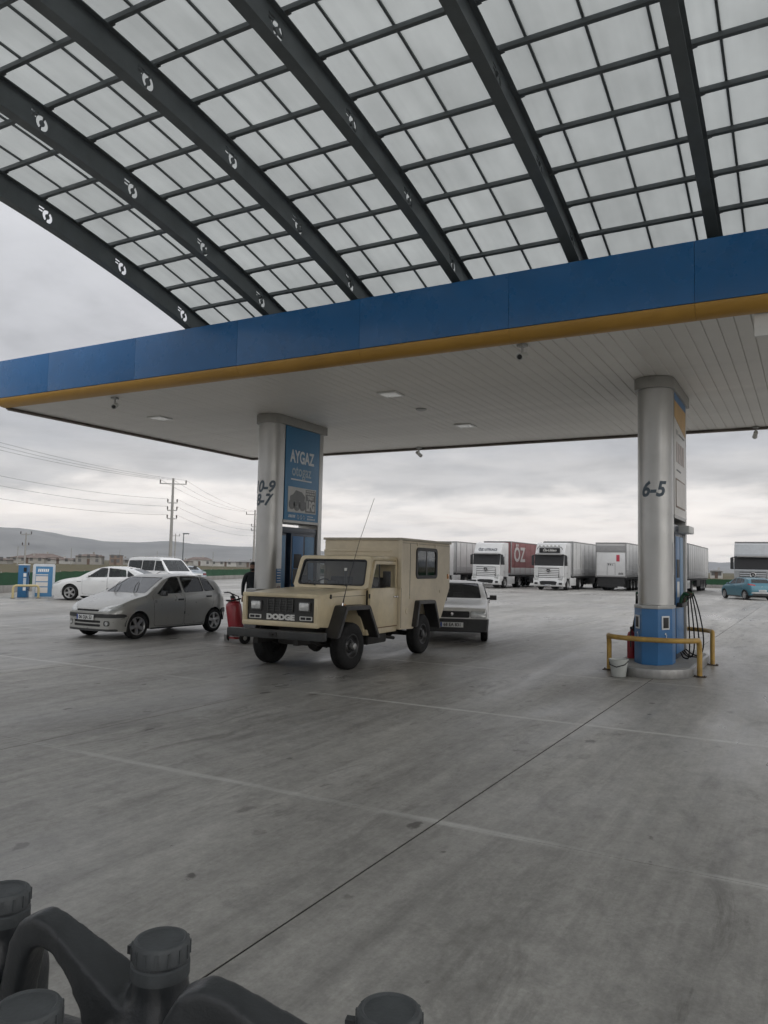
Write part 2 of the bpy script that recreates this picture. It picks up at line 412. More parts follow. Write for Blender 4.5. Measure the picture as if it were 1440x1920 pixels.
# ================================================================ the setting
JX, JY, SX, SY = -2.23, 1.0, 4.15, 3.85            # joints of the concrete slabs
COLS, ROWS = range(-8, 3), range(-2, 11)
X0, X1 = JX + SX * COLS[0], JX + SX * (COLS[-1] + 1)
Y0, Y1 = JY + SY * ROWS[0], JY + SY * (ROWS[-1] + 1)
def sheet(name, polys, z, material, parent=None):
    b = MB()
    for p in polys: b.add([(x, y, z) for x, y in p], [tuple(range(len(p)))])
    return b.obj(name, material, parent, smooth=0)
def field_mat():
    M_ = bpy.data.materials.new('dry_steppe_grass'); M_.use_nodes = True; t = M_.node_tree; b = t.nodes['Principled BSDF']
    g = N(t, 'ShaderNodeNewGeometry')
    a = noise(t, g.outputs['Position'], .012, 8, .65, .6); c2 = noise(t, g.outputs['Position'], .25, 6, .7)
    c = ramp(t, a, [(.3, (.06, .062, .036)), (.5, (.095, .083, .056)), (.7, (.13, .112, .078))])
    c = mixc(t, .5, c, ramp(t, c2, [(.3, (.07, .075, .035)), (.7, (.18, .15, .10))]))
    lk(t, c, b.inputs['Base Color']); b.inputs['Roughness'].default_value = .95; b.inputs['Specular IOR Level'].default_value = .1
    bn = N(t, 'ShaderNodeBump'); bn.inputs['Strength'].default_value = .8; bn.inputs['Distance'].default_value = .3; lk(t, c2, bn.inputs['Height']); lk(t, bn.outputs[0], b.inputs['Normal'])
    return M_
FIELD = field_mat()
tag(sheet('field', [[(-6400, -6400), (6400, -6400), (6400, 6400), (-6400, 6400)]], -.12, FIELD), kind='structure')
PERIM = [(-23.5, 2), (-35.6, 26.5), (-50.4, 57), (-64, 92), (45, 92)]
g = tag(sheet('forecourt', [
    [(X1, -40), (45, -40), (45, 92), (X1, 92)],
    [(-3, -40), (X1, -40), (X1, Y0), (-3, Y0)],
    [(-23.5, -40), (-3, -40), (-3, Y0), (X0, Y0), (-23.5, 2)],
    [(X0, Y1), (X1, Y1), (X1, 92), (X0, 92)],
    [(X0, Y0), (X0, 92), (-64, 92), (-50.4, 57), (-35.6, 26.5), (-23.5, 2)]], -.004, CONC), kind='structure')
sheet('joint_bed', [[(X0, Y0), (X1, Y0), (X1, Y1), (X0, Y1)]], -.007, mat('joint_filler', (.018, .017, .016), .9), g)
sm = MB().box(-(SX - .016) / 2, (SX - .016) / 2, -(SY - .006) / 2, (SY - .006) / 2, -.06, 0, .0025).mesh('slab', CONC, 0)
for i in COLS:
    for j in ROWS:
        inst('slab', sm, g, (JX + SX * (i + .5), JY + SY * (j + .5), random.uniform(-.0012, .0)))

# hills: long ridges beyond the plain
def ridge(name, dist, depth, prof, material, seed, rough=6.0):
    rnd = random.Random(seed); f = pchip(prof); n = 150; a0, a1 = prof[0][0], prof[-1][0]; rows = 9
    ph = [(rnd.uniform(3, 60), rnd.uniform(0, 6.3)) for _ in range(14)]
    b = MB(); vs = []; fs = []
    for i in range(n + 1):
        a = a0 + (a1 - a0) * i / n; h = max(2.0, f(a))
        for j in range(rows):
            t = j / (rows - 1); dd = dist + depth * t
            s = math.sin(PI * min(1, t * 1.05) * .5) ** 1.3 if t < .9 else 1 - (t - .9) * 2
            hz = h * s + sum(math.sin(R(a) * k * 3 + p + t * 5) for k, p in ph) * rough * .12 * (0.3 + t) * s
            vs.append((math.sin(R(a)) * dd, math.cos(R(a)) * dd, hz - (1.5 if j == 0 else 0)))
    for i in range(n):
        for j in range(rows - 1):
            k = i * rows + j; fs.append((k, k + rows, k + rows + 1, k + 1))
    b.add(vs, fs); return tag(b.obj(name, material, None, 60), kind='structure')
HILL = mat('bare_hillside', (.185, .18, .165), .95, var=.35, scale=.004)
ridge('hills', 3600, 1400, [(-95, 150), (-70, 175), (-60, 178), (-55.6, 175), (-53.5, 168), (-50.8, 128), (-48, 110), (-44.5, 117), (-41, 103), (-38, 96), (-32, 78), (-24, 52), (-14, 34), (0, 20), (20, 10)], HILL, 3)
ridge('mountains', 5200, 900, [(-60, 30), (-40, 45), (-30, 60), (-22, 75), (-17, 90), (-12, 95), (-7, 80), (0, 60), (8, 50), (30, 40)], HILL, 11, 14)

# haze: one closed box of even, thin air round everything but the sky
hz = MB().box(-6500, 6500, -6500, 6500, -3, 330).obj('haze', bpy.data.materials.new('haze_air'), None, 0)
tag(hz, kind='stuff'); hm = hz.data.materials[0]; hm.use_nodes = True; t = hm.node_tree; t.nodes.clear()
pv = N(t, 'ShaderNodeVolumePrincipled'); pv.inputs['Color'].default_value = (.80, .86, .95, 1); pv.inputs['Density'].default_value = 1.25e-4; pv.inputs['Anisotropy'].default_value = .2
lk(t, pv.outputs[0], N(t, 'ShaderNodeOutputMaterial').inputs['Volume'])

# ---------------------------------------------------------------- flat canopy
CZ = 5.10
CX0, CX1, CY0, CY1 = -15.80, 5.0, 10.87, 19.62
cn = thing('canopy', 'flat forecourt canopy with blue fascia, amber trim and white strip soffit', 'canopy', (0, 0, 0))
PW = .205; npan = int((CX1 - CX0) / PW)
pm = MB().prism([(-.100, .030), (-.100, .006), (-.094, 0), (.088, 0), (.094, .005), (.100, .016), (.100, .030)], 0, CY1 - CY0 - .05, 'y').mesh('soffit_strip', SOFFIT, 0)
for i in range(npan):
    inst('soffit_strip', pm, cn, (CX0 + PW * (i + .5), CY0 + .025, CZ + random.uniform(0, .0035)))
MB().box(CX0, CX1, CY0, CY1, CZ + .035, CZ + .09).box(CX0 + .1, CX1 - .1, CY0 + .1, CY1 - .1, CZ + .15, 5.98).obj('deck', STEEL_DARK, cn, 0)
# blue fascia panels, front and both outer sides
seams = [CX0 - .05] + [-14.11 + 2.567 * k for k in range(11)] ; seams = [s for s in seams if s < CX1] + [CX1 + .05]
for a, b in zip(seams, seams[1:]):
    MB().box(a + .0018, b - .0018, 10.60, 10.66, 5.25, 6.085, .003).obj('fascia_panel', BLUE_F, cn)
    prof = [(10.61, 5.243), (10.61, 5.215), (10.63, 5.165), (10.675, 5.12), (10.74, 5.092), (10.81, 5.080), (10.868, 5.082), (10.868, 5.13), (10.72, 5.243)]
    MB().prism(prof, a + .002, b - .002, 'x').obj('amber_trim', YELLOW_F, cn, 40)
MB().box(CX0 - .05, CX1 + .05, 10.665, 10.86, 5.15, 6.05).obj('fascia_frame', STEEL_DARK, cn, 0)
ys = [10.67, 13.0, 15.3, 17.6, 19.72]
for a, b in zip(ys, ys[1:]): MB().box(CX0 - .12, CX0 - .06, a + .004, b - .004, 5.2, 6.085, .003).obj('fascia_panel', BLUE_F, cn)
for k in range(8): MB().box(CX0 + 2.61 * k, CX0 + 2.61 * k + 2.60, 19.72, 19.78, 5.2, 6.085, .003).obj('fascia_panel', BLUE_F, cn)
EDGE = mat('weathered_edge_profile', (.24, .21, .19), .6, var=.2, scale=2)
MB().box(CX0 - .055, CX0, CY0, CY1 + .06, 5.06, 5.19, .004).box(CX0 - .03, CX0 + .06, CY0 + .02, CY1, 5.035, 5.058, .004).obj('gutter_lip', EDGE, cn)
MB().box(CX0, CX1, CY1, CY1 + .09, 5.06, 5.19, .004).box(CX0, CX1, CY1 - .05, CY1 + .03, 5.035, 5.058, .004).obj('gutter_lip', EDGE, cn)
# fittings on the soffit
def downlight(x, y, lab):
    t_ = thing('canopy_light', lab, 'ceiling light', (x, y, CZ), 0, 'lights recessed in the canopy soffit')
    MB().box(-.21, .21, -.21, .21, -.025, .003, .008).obj('frame', mat('light_frame', (.72, .72, .71), .4), t_)
    MB().box(-.165, .165, -.165, .165, -.031, -.0255, .002).obj('diffuser', mat('light_diffuser', (.85, .85, .83), .25, var=.02, emit=.10), t_)
downlight(-7.18, 13.13, 'square soffit light nearest the canopy middle, above the beige camper truck cab')
downlight(-13.42, 13.17, 'square soffit light near the left end of the canopy')
downlight(-7.15, 16.81, 'square soffit light farther back, towards the rear canopy edge')
downlight(-11.6, 16.9, 'square soffit light half hidden by the column marked 10-9')
t_ = thing('soffit_vent', 'small round grey fitting between the two middle soffit lights', 'vent', (-7.29, 14.71, CZ))
MB().lathe([(0, -.03), (.09, -.03), (.12, -.012), (.12, .003)], 20).obj('disc', TRIM, t_)
def camera_dome(x, y, lab, rz):
    t_ = thing('security_camera', lab, 'camera', (x, y, CZ - .02), rz, 'security cameras under the canopy edge')
    MB().box(-.06, .06, -.06, .06, -.02, .02, .005).obj('mount_plate', TRIM, t_)
    MB().cyl((0, 0, -.02), (0, 0, -.12), .018).cyl((0, 0, -.12), (.03, -.03, -.16), .016).obj('arm', TRIM, t_)
    h = MB().cyl((-.02, .08, -.13), (.06, -.10, -.20), .048, .052, 14).cyl((.06, -.10, -.20), (.066, -.112, -.205), .056, .056, 14).obj('housing', mat('camera_housing', (.55, .55, .53), .4), t_)
    MB().cyl((.064, -.108, -.2035), (.07, -.122, -.209), .04, .036, 14).obj('lens', SEAL, h)
camera_dome(-12.64, 11.12, 'security camera under the amber trim at the left part of the canopy', .2)
camera_dome(-3.76, 10.99, 'security camera under the amber trim left of the column marked 6-5', -.5)
camera_dome(-9.71, 19.5, 'tiny security camera on the rear canopy edge beside the column marked 10-9', 2.6)
camera_dome(-1.04, 19.5, 'tiny security camera on the rear canopy edge at the right picture border', 2.9)
t_ = thing('lane_sign', 'white rectangular light box hanging under the amber trim at the right border', 'sign', (-.17, 10.93, 4.79))
MB().box(-.42, .42, -.035, .035, 0, .50, .012).obj('box', mat('white_acrylic', (.82, .82, .80), .3, var=.02), t_)
MB().box(-.3, -.26, -.02, .02, .50, .56).box(.26, .3, -.02, .02, .50, .56).obj('bracket', TRIM, t_)

# ---------------------------------------------------------------- arched glazed roof in front of it
TRIM_D = mat('galvanised_cleat', (.16, .17, .175), .5, .5, var=.1)
gr = thing('glazed_roof', 'arched roof of milky panels on dark steel beams over the forecourt', 'roof', (0, 0, 0))
zb = lambda d: 7.55 - (d - 3.3) ** 2 / 57.3
DD = [12.30 - 17.2 * i / 46 for i in range(47)]
NB = 10; BX = [-10.92 + 1.96 * k for k in range(NB)]
def arc_box(x0, x1, o0, o1, ds=DD):
    b = MB(); vs = []; fs = []
    for d in ds:
        z = zb(d); vs += [(x0, d, z + o0), (x1, d, z + o0), (x1, d, z + o1), (x0, d, z + o1)]
    for i in range(len(ds) - 1):
        k = i * 4
        for j in range(4): fs.append((k + j, k + (j + 1) % 4, k + 4 + (j + 1) % 4, k + 4 + j))
    e = (len(ds) - 1) * 4; fs += [(0, 1, 2, 3), (e + 3, e + 2, e + 1, e)]
    return b.add(vs, fs)
def cut(bm, poly, ij, faces):
    """split faces along a convex 2-D outline; returns those inside"""
    c = [sum(p[0] for p in poly) / len(poly), sum(p[1] for p in poly) / len(poly)]
    lo = [min(p[k] for p in poly) for k in (0, 1)]; hi = [max(p[k] for p in poly) for k in (0, 1)]; cur = set()
    for f in faces:
        a = [v.co[ij[0]] for v in f.verts]; b = [v.co[ij[1]] for v in f.verts]
        if max(a) >= lo[0] and min(a) <= hi[0] and max(b) >= lo[1] and min(b) <= hi[1]: cur.add(f)
    if not cur: return []
    for a, b in zip(poly, poly[1:] + poly[:1]):
        d = (b[0] - a[0], b[1] - a[1]); n = (d[1], -d[0]); l = math.hypot(*n)
        if l < 1e-9: continue
        n = (n[0] / l, n[1] / l)
        if (c[0] - a[0]) * n[0] + (c[1] - a[1]) * n[1] > 0: n = (-n[0], -n[1])
        co = Vector((0, 0, 0)); no = Vector((0, 0, 0)); co[ij[0]], co[ij[1]] = a; no[ij[0]], no[ij[1]] = n
        es = {e for f in cur for e in f.edges}; vs = {v for f in cur for v in f.verts}
        r_ = bmesh.ops.bisect_plane(bm, geom=list(cur) + list(es) + list(vs), plane_co=co, plane_no=no, dist=1e-6)
        cur = {f for f in r_['geom'] if isinstance(f, bmesh.types.BMFace) and f.is_valid}
        cur = {f for f in cur if (f.calc_center_median()[ij[0]] - a[0]) * n[0] + (f.calc_center_median()[ij[1]] - a[1]) * n[1] < 1e-6}
        if not cur: break
    return list(cur)
# web with the punched emblem: split ring and two bars
wv = []; wf = []
for d in DD: wv += [(0, d, zb(d) + .014), (0, d, zb(d) + .375)]
for i in range(len(DD) - 1): wf.append((2 * i, 2 * i + 1, 2 * i + 3, 2 * i + 2))
wm = bpy.data.meshes.new('web'); wm.from_pydata(wv, [], wf); bm = bmesh.new(); bm.from_mesh(wm)
for dc in (11.2, 9.6, 8.0, 6.4, 4.8, 3.2, 1.6, 0.0, -1.6, -3.2):
    zc = zb(dc) + .185; sl_ = -(dc - 3.3) / 28.65
    def T(u, v): return (dc + u + .0 * v, zc + v + sl_ * u)
    cells = []
    for a0 in range(0, 360, 20):
        if a0 in (60, 240): continue
        q = []
        for rr_, aa in ((.040, a0), (.096, a0), (.096, a0 + 20), (.040, a0 + 20)):
            q.append(T(rr_ * math.cos(R(aa)) + .035, rr_ * math.sin(R(aa)) * 1.05 - .012))
        cells.append(q)
    for k in range(2):
        cells.append([T(-.135, .012 + .052 * k), T(-.056 + .022 * k, .012 + .052 * k), T(-.056 + .03 * k, .044 + .052 * k), T(-.135, .044 + .052 * k)])
    for q in cells:
        dead = cut(bm, q, (1, 2), [f for f in bm.faces if abs(f.calc_center_median().y - dc) < .55])
        bmesh.ops.delete(bm, geom=dead, context='FACES')
ex = bmesh.ops.extrude_face_region(bm, geom=bm.faces[:])
bmesh.ops.translate(bm, verts=[v for v in ex['geom'] if isinstance(v, bmesh.types.BMVert)], vec=(.014, 0, 0))
bmesh.ops.recalc_face_normals(bm, faces=bm.faces[:]); bm.to_mesh(wm); bm.free(); finish(wm, STEEL_DARK, 0)
fl = arc_box(-.08, .08, 0, .014).mesh('flange', STEEL_DARK, 0); ft = arc_box(-.08, .08, .375, .389).mesh('flange', STEEL_DARK, 0)
for k, x in enumerate(BX):
    w_ = inst('beam', wm, gr, (x, 0, 0)); inst('bottom_flange', fl, w_); inst('top_flange', ft, w_)
    MB().box(-.07, .07, 11.36, 11.50, 5.99, zb(11.43) + .004).box(-.14, .14, 11.28, 11.58, 5.985, 6.0).obj('foot_post', STEEL_DARK, gr, 0, loc=(x, 0, 0))
    if k % 3 == 0: MB().box(-.09, .09, -4.85, -4.67, 0, zb(-4.76)).box(-.16, .16, -4.92, -4.60, .0, .02).obj('rear_post', STEEL_DARK, gr, 0, loc=(x, 0, 0))
x0r, x1r = BX[0] - .12, BX[-1] + .12
k = -1
while 11.45 - .71 * k > -4.95:
    d = 11.45 - .71 * k; z = zb(d)
    sl_ = math.atan(-(d - 3.3) / 28.65)
    MB().box(x0r, x1r, -.026, .026, -.035, .035, .006).obj('purlin', STEEL_DARK, gr, 30, loc=(0, d, z + .39 + .037), rot=(sl_, 0, 0)); k += 1
cl_ = MB().box(-.004, .004, -.06, .06, 0, .10).box(-.055, .004, -.06, .06, -.004, .003).cyl((-.006, .03, .06), (-.022, .03, .06), .010, n=6).cyl((-.006, -.03, .06), (-.022, -.03, .06), .010, n=6).mesh('purlin_cleat', TRIM_D, 0)
for x in BX:
    k = 0
    while 11.45 - .71 * k > 3.0:
        d = 11.45 - .71 * k; inst('purlin_cleat', cl_, gr, (x + .07, d + .035, zb(d) + .385), (math.atan(-(d - 3.3) / 28.65), 0, PI / 2)); k += 1
gx = [-.76 - .645 * k for k in range(-15, 16)]; gx = sorted(x for x in gx if x0r < x < x1r)
for x in gx: arc_box(x - .0145, x + .0145, .464, .505).obj('glazing_bar', STEEL_DARK, gr, 0)
ed = [x0r] + gx + [x1r]
PD = [12.85 - 17.9 * i / 46 for i in range(47)]
for a, b in zip(ed, ed[1:]):
    bb = MB(); vs = []; fs = []
    for d in PD: vs += [(a + .004, d, zb(d) + .487), (b - .004, d, zb(d) + .487)]
    for i in range(len(PD) - 1): fs.append((2 * i, 2 * i + 1, 2 * i + 3, 2 * i + 2))
    bb.add(vs, fs).obj('roof_panel', POLY, gr, 60)

# ---------------------------------------------------------------- pump islands
def bent_text(s, size, material, parent, rad, z, sx=1.0, shear=.25, name='lettering', cy=0.0, yaw=0.0):
    me = text_mesh(s, size, material, ext=.0, shear=shear, bold=.012, sx=sx)
    bm = bmesh.new(); bm.from_mesh(me); bmesh.ops.triangulate(bm, faces=bm.faces[:])
    bmesh.ops.subdivide_edges(bm, edges=[e for e in bm.edges if e.calc_length() > .05], cuts=2)
    for v in bm.verts:
        a = v.co.x / rad + yaw; v.co = Vector((math.sin(a) * (rad + .004), cy - math.cos(a) * (rad + .004), z + v.co.y))
    bm.to_mesh(me); bm.free(); o = bpy.data.objects.new(name, me); return link(o, parent)
def stadium(hw, y0, y1, n=14, front=True, back=True):
    out = []
    for i in range(n + 1): a = PI + PI * i / n; out.append((hw * math.cos(a), y0 + hw + hw * math.sin(a)))
    if back:
        for i in range(n + 1): a = PI * i / n; out.append((hw * math.cos(a), y1 - hw + hw * math.sin(a)))
    else: out += [(hw, y1), (-hw, y1)]
    return out
KERB = mat('kerb_concrete', (.30, .295, .28), .7, var=.15, scale=4, bump=.2)
KERBM = mat('steel_kerb_edge', (.34, .34, .335), .42, .7, var=.2, scale=3, dirt=.3)
NAVY = mat('dark_navy_cabinet', (.018, .032, .06), .35, var=.12, coat=.3)
def island(cx_, tag_):
    """raised island, column, dispenser and hoop barriers; local y from the front nose"""
    isl = thing('pump_island', 'raised concrete pump island with steel edge under the column marked ' + tag_, 'kerb', (cx_, 0, 0), 0, 'raised pump islands')
    MB().prism(stadium(.66, 12.98, 16.6, 16), 0.0, .148, 'z', b=.008).obj('steel_edge', KERBM, isl)
    MB().prism(stadium(.60, 13.04, 16.54, 16), .149, .156, 'z').obj('concrete_top', KERB, isl)
    col = thing('pump_column', 'brushed metal column marked ' + tag_ + ' carrying the canopy', 'column', (cx_, 0, .156), 0, 'canopy columns')
    z0 = -.006
    MB().prism(stadium(.29, 13.75, 14.16, 18, back=False), 0.0, CZ - .156, 'z').obj('nose_shaft', BRUSHED, col, 30)
    MB().box(-.29, .29, 15.60, 15.76, 0, CZ - .156, .012).obj('rear_shaft', BRUSHED, col)
    MB().box(-.27, .27, 14.165, 15.595, 2.50, CZ - .16).obj('sign_core', TRIM, col, 0)
    cap = [(x * 1.16, 14.04 + (y - 14.04) * 1.0 + (-.05 if y < 14.04 else 0)) for x, y in stadium(.29, 13.75, 15.85, 18, back=False)]
    MB().prism(cap, 4.74, 4.938, 'z', b=.006).obj('cap_collar', mat('grey_cap_collar', (.34, .335, .32), .5, .3, var=.08), col)
    for s in (-1, 1): MB().box(s * .286 - .02, s * .286 + .02, 14.165, 15.595, 2.50, 2.56).obj('panel_trim', TRIM, col)
    return isl, col
def dispenser(cx_, tag_):
    d = thing('fuel_dispenser', 'blue fuel dispenser with black hoses set in the column marked ' + tag_, 'fuel pump', (cx_, 0, .157), 0, 'fuel dispensers')
    MB().box(-.25, .25, 14.56, 15.56, 0, 2.30, .012).obj('cabinet', NAVY, d)
    MB().box(-.20, .20, 14.20, 14.44, 0, 2.28, .01).obj('hose_mast', NAVY, d)
    MB().box(-.262, .262, 14.18, 15.585, 2.26, 2.40, .008).obj('top_rail', NAVY, d)
    for s in (-1, 1):
        f = MB().box(s * .252 - .006, s * .252 + .006, 14.62, 15.05, .95, 2.2, .004).obj('front_panel', BLUE, d)
        MB().box(s * .262 - .004, s * .262 + .004, 14.68, 14.98, 1.45, 1.78, .004).obj('display', SEAL, f)
        MB().box(s * .262 - .003, s * .262 + .003, 14.70, 14.96, 1.10, 1.38, .003).obj('notice', WHITE, f)
        MB().box(s * .252 - .005, s * .252 + .005, 15.12, 15.50, .95, 2.2, .004).obj('side_panel', mat('pale_blue_panel', (.12, .26, .44), .4), d)
        MB().box(s * .202 - .004, s * .202 + .004, 14.23, 14.41, .9, 2.2, .004).obj('mast_panel', mat('pale_blue_panel', (.12, .26, .44), .4), d)
        MB().box(s * .254 - .006, s * .254 + .006, 14.62, 15.50, .1, .9, .006).obj('lower_door', BLUE, d)
        MB().box(s * .30 - .05, s * .30 + .05, 14.64, 15.5, .93, 1.0, .006).obj('nozzle_shelf', BLACK, d)
        for k in range(4):
            y = 14.74 + .22 * k; x = s * .33; cl = (.02, .09, .04) if k == 0 else (.10, .05, .02) if k == 2 else (.02, .02, .02)
            nz = MB().tube([(x - s * .03, y, .96), (x, y - .01, 1.10), (x + s * .05, y - .02, 1.17), (x + s * .12, y - .05, 1.15)], [.02, .028, .034, .026], 8)
            nz.tube([(x + s * .04, y - .02, 1.12), (x + s * .10, y - .04, 1.07), (x + s * .12, y - .05, 1.13)], .008, 6)
            n_ = nz.obj('nozzle', mat('nozzle_%d' % (k % 3), cl, .4), d)
            p0 = Vector((x + s * .12, y - .05, 1.15)); p3 = Vector((s * .30, y + .04, .12)); out = .12 + .055 * k
            pts = []
            for i in range(17):
                u = i / 16; c1 = Vector((x + s * (out * .8), y - .12, .95)); c2 = Vector((x + s * (out * 1.9), y + .05 - .1 * k, -.45 + .12 * (k % 2)))
                p = p0 * (1 - u) ** 3 + c1 * 3 * u * (1 - u) ** 2 + c2 * 3 * u * u * (1 - u) + p3 * u ** 3
                p.z = max(p.z, .02 if abs(p.x) < .58 else -.13); pts.append(p)
            MB().tube(pts, .0125, 7).obj('hose', RUBBER, n_)
    return d
def cladding(cx_, tag_):
    c = thing('cabinet', 'blue angular service cabinet wrapped round the foot of the column marked ' + tag_, 'cabinet', (cx_, 0, .157), 0, 'blue cabinets at the column feet')
    oc = [(-.31, 14.14), (-.31, 13.80), (-.13, 13.48), (.13, 13.48), (.31, 13.80), (.31, 14.14), (.292, 14.14), (.292, 13.95), (.2, 13.78), (.0, 13.72), (-.2, 13.78), (-.292, 13.95), (-.292, 14.14)]
    MB().prism(oc[:6], .0, .93, 'z', b=.004).obj('shell', BLUE, c, 20)
    MB().prism([(x * 1.015, 13.9 + (y - 13.9) * 1.02) for x, y in oc[:6]], .93, .985, 'z', b=.004).obj('top_rim', TRIM, c)
    for s in (-1, 1):
        a = Vector((s * .13, 13.48, 0)); b2 = Vector((s * .31, 13.80, 0)); mid = (a + b2) / 2; dr = (b2 - a).normalized(); nr = Vector((dr.y, -dr.x, 0)) * s
        if nr.y > 0: nr = -nr
        rot = math.atan2(nr.x, -nr.y)
        M_ = Matrix.Translation(mid + nr * .003 + Vector((0, 0, .70))) @ Matrix.Rotation(rot, 4, 'Z')
        f = MB().box(-.095, .095, -.012, .004, -.115, .115, .01, M_).obj('window_frame', WHITE, c)
        MB().box(-.068, .068, -.016, -.0125, -.088, .088, .004, M_).obj('screen', SEAL, f)
        Mt = Matrix.Translation(mid + nr * .006 + Vector((0, 0, .47))) @ Matrix.Rotation(rot, 4, 'Z')
        tp = MB().tube([(-.02, -.002, .04), (.02, -.002, .03), (.02, -.002, -.02), (-.01, -.002, -.04)], .006, 5, M=Mt); tp.cyl((0, -.004, .05), (0, .002, .05), .012, M=Mt).obj('symbol', WHITE, c)
    return c
BARY = YELLOW_B
def hoop(name, label, cx_, yf, out, grp):
    h = thing(name, label, 'barrier', (cx_, 0, 0), 0, grp)
    pts = [(-.73, yf, .02), (-.73, yf, .40), (-.73, yf + out * .02, .52), (-.725, yf + out * .07, .575)]
    for i in range(13):
        a = PI - PI * i / 12; pts.append((.72 * math.cos(a), yf + out * .10 + out * .60 * math.sin(a), .60))
    pts += [(.725, yf + out * .07, .575), (.73, yf + out * .02, .52), (.73, yf, .40), (.73, yf, .02)]
    MB().tube(pts, .042, 12).obj('rail', BARY, h, 50)
    for s in (-1, 1): MB().box(s * .73 - .10, s * .73 + .10, yf - .08, yf + .08, 0.0, .012, .002).cyl((s * .73 - .075, yf, .012), (s * .73 - .075, yf, .03), .012, n=6).cyl((s * .73 + .075, yf, .012), (s * .73 + .075, yf, .03), .012, n=6).obj('foot_plate', mat('rusty_plate', (.09, .07, .055), .7, .4, var=.3), h)
    return h
DKTXT = mat('white_sign_lettering', (.72, .76, .80), .5, var=.02)
GREYP = mat('grey_poster_print', (.22, .23, .24), .6, var=.1)
POSTER = mat('poster_paper', (.60, .61, .61), .55, var=.04)
SIGNBLUE = mat('washed_blue_sign', (.07, .235, .44), .40, var=.06, scale=1.0, dirt=.06)
def sign_blue(col, s):
    """LPG board on the flank of a column"""
    rot = (PI / 2, 0, PI / 2 * s)
    bd = MB().box(s * .285 - .012, s * .285 + .012, 14.20, 15.58, 2.56, 4.735, .005).obj('sign_board', SIGNBLUE, col)
    X = s * .30
    text('AYGAZ', .40, DKTXT, bd, (X, 14.86, 4.04), rot, bold=.012, shear=-.04, sx=.72)
    text('otogaz', .37, mat('pale_sign_lettering', (.42, .52, .60), .5), bd, (X, 14.84, 3.72), rot, bold=.006, sx=.78)
    MB().box(X - .001, X + .002, 14.42, 15.26, 3.50, 3.535).obj('underline', DKTXT, bd, 0)
    p = MB().box(X - .006, X + .006, 14.32, 15.46, 2.75, 3.34, .004).obj('poster', POSTER, bd); Y = X + s * .0075
    # off-road buggy print: body, cab, three fat wheels
    art = MB()
    for yc, zc, r_ in ((14.47, 2.93, .12), (14.67, 2.92, .135), (14.90, 2.93, .135)): art.cyl((Y - .001, yc, zc), (Y + .0015, yc, zc), r_, n=20)
    art.prism([(14.40, 3.02), (14.98, 3.02), (15.0, 3.14), (14.86, 3.24), (14.62, 3.27), (14.52, 3.17), (14.40, 3.12)], Y - .0012, Y + .001, 'x')
    art.obj('print', GREYP, p, 0)
    MB().box(Y - .0012, Y + .0008, 15.02, 15.44, 2.775, 3.315).obj('print_field', GREYP, p, 0)
    for q, (za, zc, ya) in enumerate(((3.265, 3.30, 15.05), (3.205, 3.24, 15.04))):
        for k in range(5): MB().box(Y + .001, Y + .0022, ya + .075 * k, ya + .075 * k + .052, za, zc).obj('print_mark', POSTER, p, 0)
    text('YAKIT', .115, POSTER, p, (Y + .0012, 15.23, 3.125), rot, bold=.008, sx=.80)
    text('LPG', .30, POSTER, p, (Y + .0012, 15.23, 2.92), rot, bold=.018, sx=.66)
    for k in range(5): MB().prism([(14.36 + .055 * k, 2.625), (14.395 + .055 * k, 2.625), (14.41 + .055 * k, 2.69), (14.375 + .055 * k, 2.69)], X - .001, X + .002, 'x').obj('print_mark', DKTXT, bd, 0)
    ic = MB()
    for k in range(3):
        ic.tube([(X, 14.74 + .12 * k + .035 * math.cos(a * PI / 5), 2.65 + .045 * math.sin(a * PI / 5)) for a in range(10)], .006, 5, True)
    ic.obj('icon_row', DKTXT, bd)
    for k in range(6): MB().box(X - .001, X + .002, 15.12 + .055 * k, 15.155 + .055 * k, 2.60, 2.64).obj('print_mark', DKTXT, bd, 0)
    MB().box(X - .001, X + .002, 15.12, 15.36, 2.675, 2.69).obj('print_mark', DKTXT, bd, 0)
def sign_white(col, s):
    rot = (PI / 2, 0, PI / 2 * s)
    bd = MB().box(s * .285 - .012, s * .285 + .012, 14.20, 15.58, 2.52, 4.735, .005).obj('sign_board', mat('white_sign_board', (.66, .65, .63), .35, var=.03), col)
    X = s * .30
    MB().box(X - .001, X + .002, 14.21, 15.57, 4.60, 4.73).obj('blue_band', BLUE, bd, 0)
    MB().prism([(14.21, 4.30), (15.57, 4.10), (15.57, 4.595), (14.21, 4.595)], X - .001, X + .002, 'x').obj('amber_band', mat('amber_print', (.55, .33, .10), .45), bd, 0)
    PM_ = mat('faint_grey_print', (.42, .41, .40), .5)
    MB().box(X - .001, X + .002, 14.40, 14.62, 4.02, 4.10).obj('print_mark', PM_, bd, 0)
    MB().box(X - .001, X + .002, 14.70, 15.40, 4.03, 4.06).obj('print_mark', GREYP, bd, 0)
    for k in range(4): MB().box(X - .001, X + .002, 14.42 + .26 * k, 14.58 + .26 * k, 3.52, 3.88).obj('print_figure', mat('pale_red_print', (.55, .47, .45), .5), bd, 0)
    MB().box(X - .001, X + .002, 14.45, 14.95, 3.36, 3.39).obj('print_mark', GREYP, bd, 0)
    fr = MB().box(X - .004, X + .004, 14.34, 15.44, 2.70, 3.22, .003).obj('notice_frame', mat('brown_frame', (.22, .16, .12), .5), bd)
    MB().box(X + s * .0045, X + s * .0075, 14.37, 15.41, 2.73, 3.19).obj('notice_sheet', mat('pale_sheet', (.64, .61, .58), .4), fr, 0)
isl1, colR = island(-2.355, '6-5'); isl2, colL = island(-10.77, '10-9')
sign_white(colR, 1); sign_blue(colL, 1)
bent_text('6-5', .36, GREYTXT, colR, .29, 2.96, cy=14.04, sx=.86)
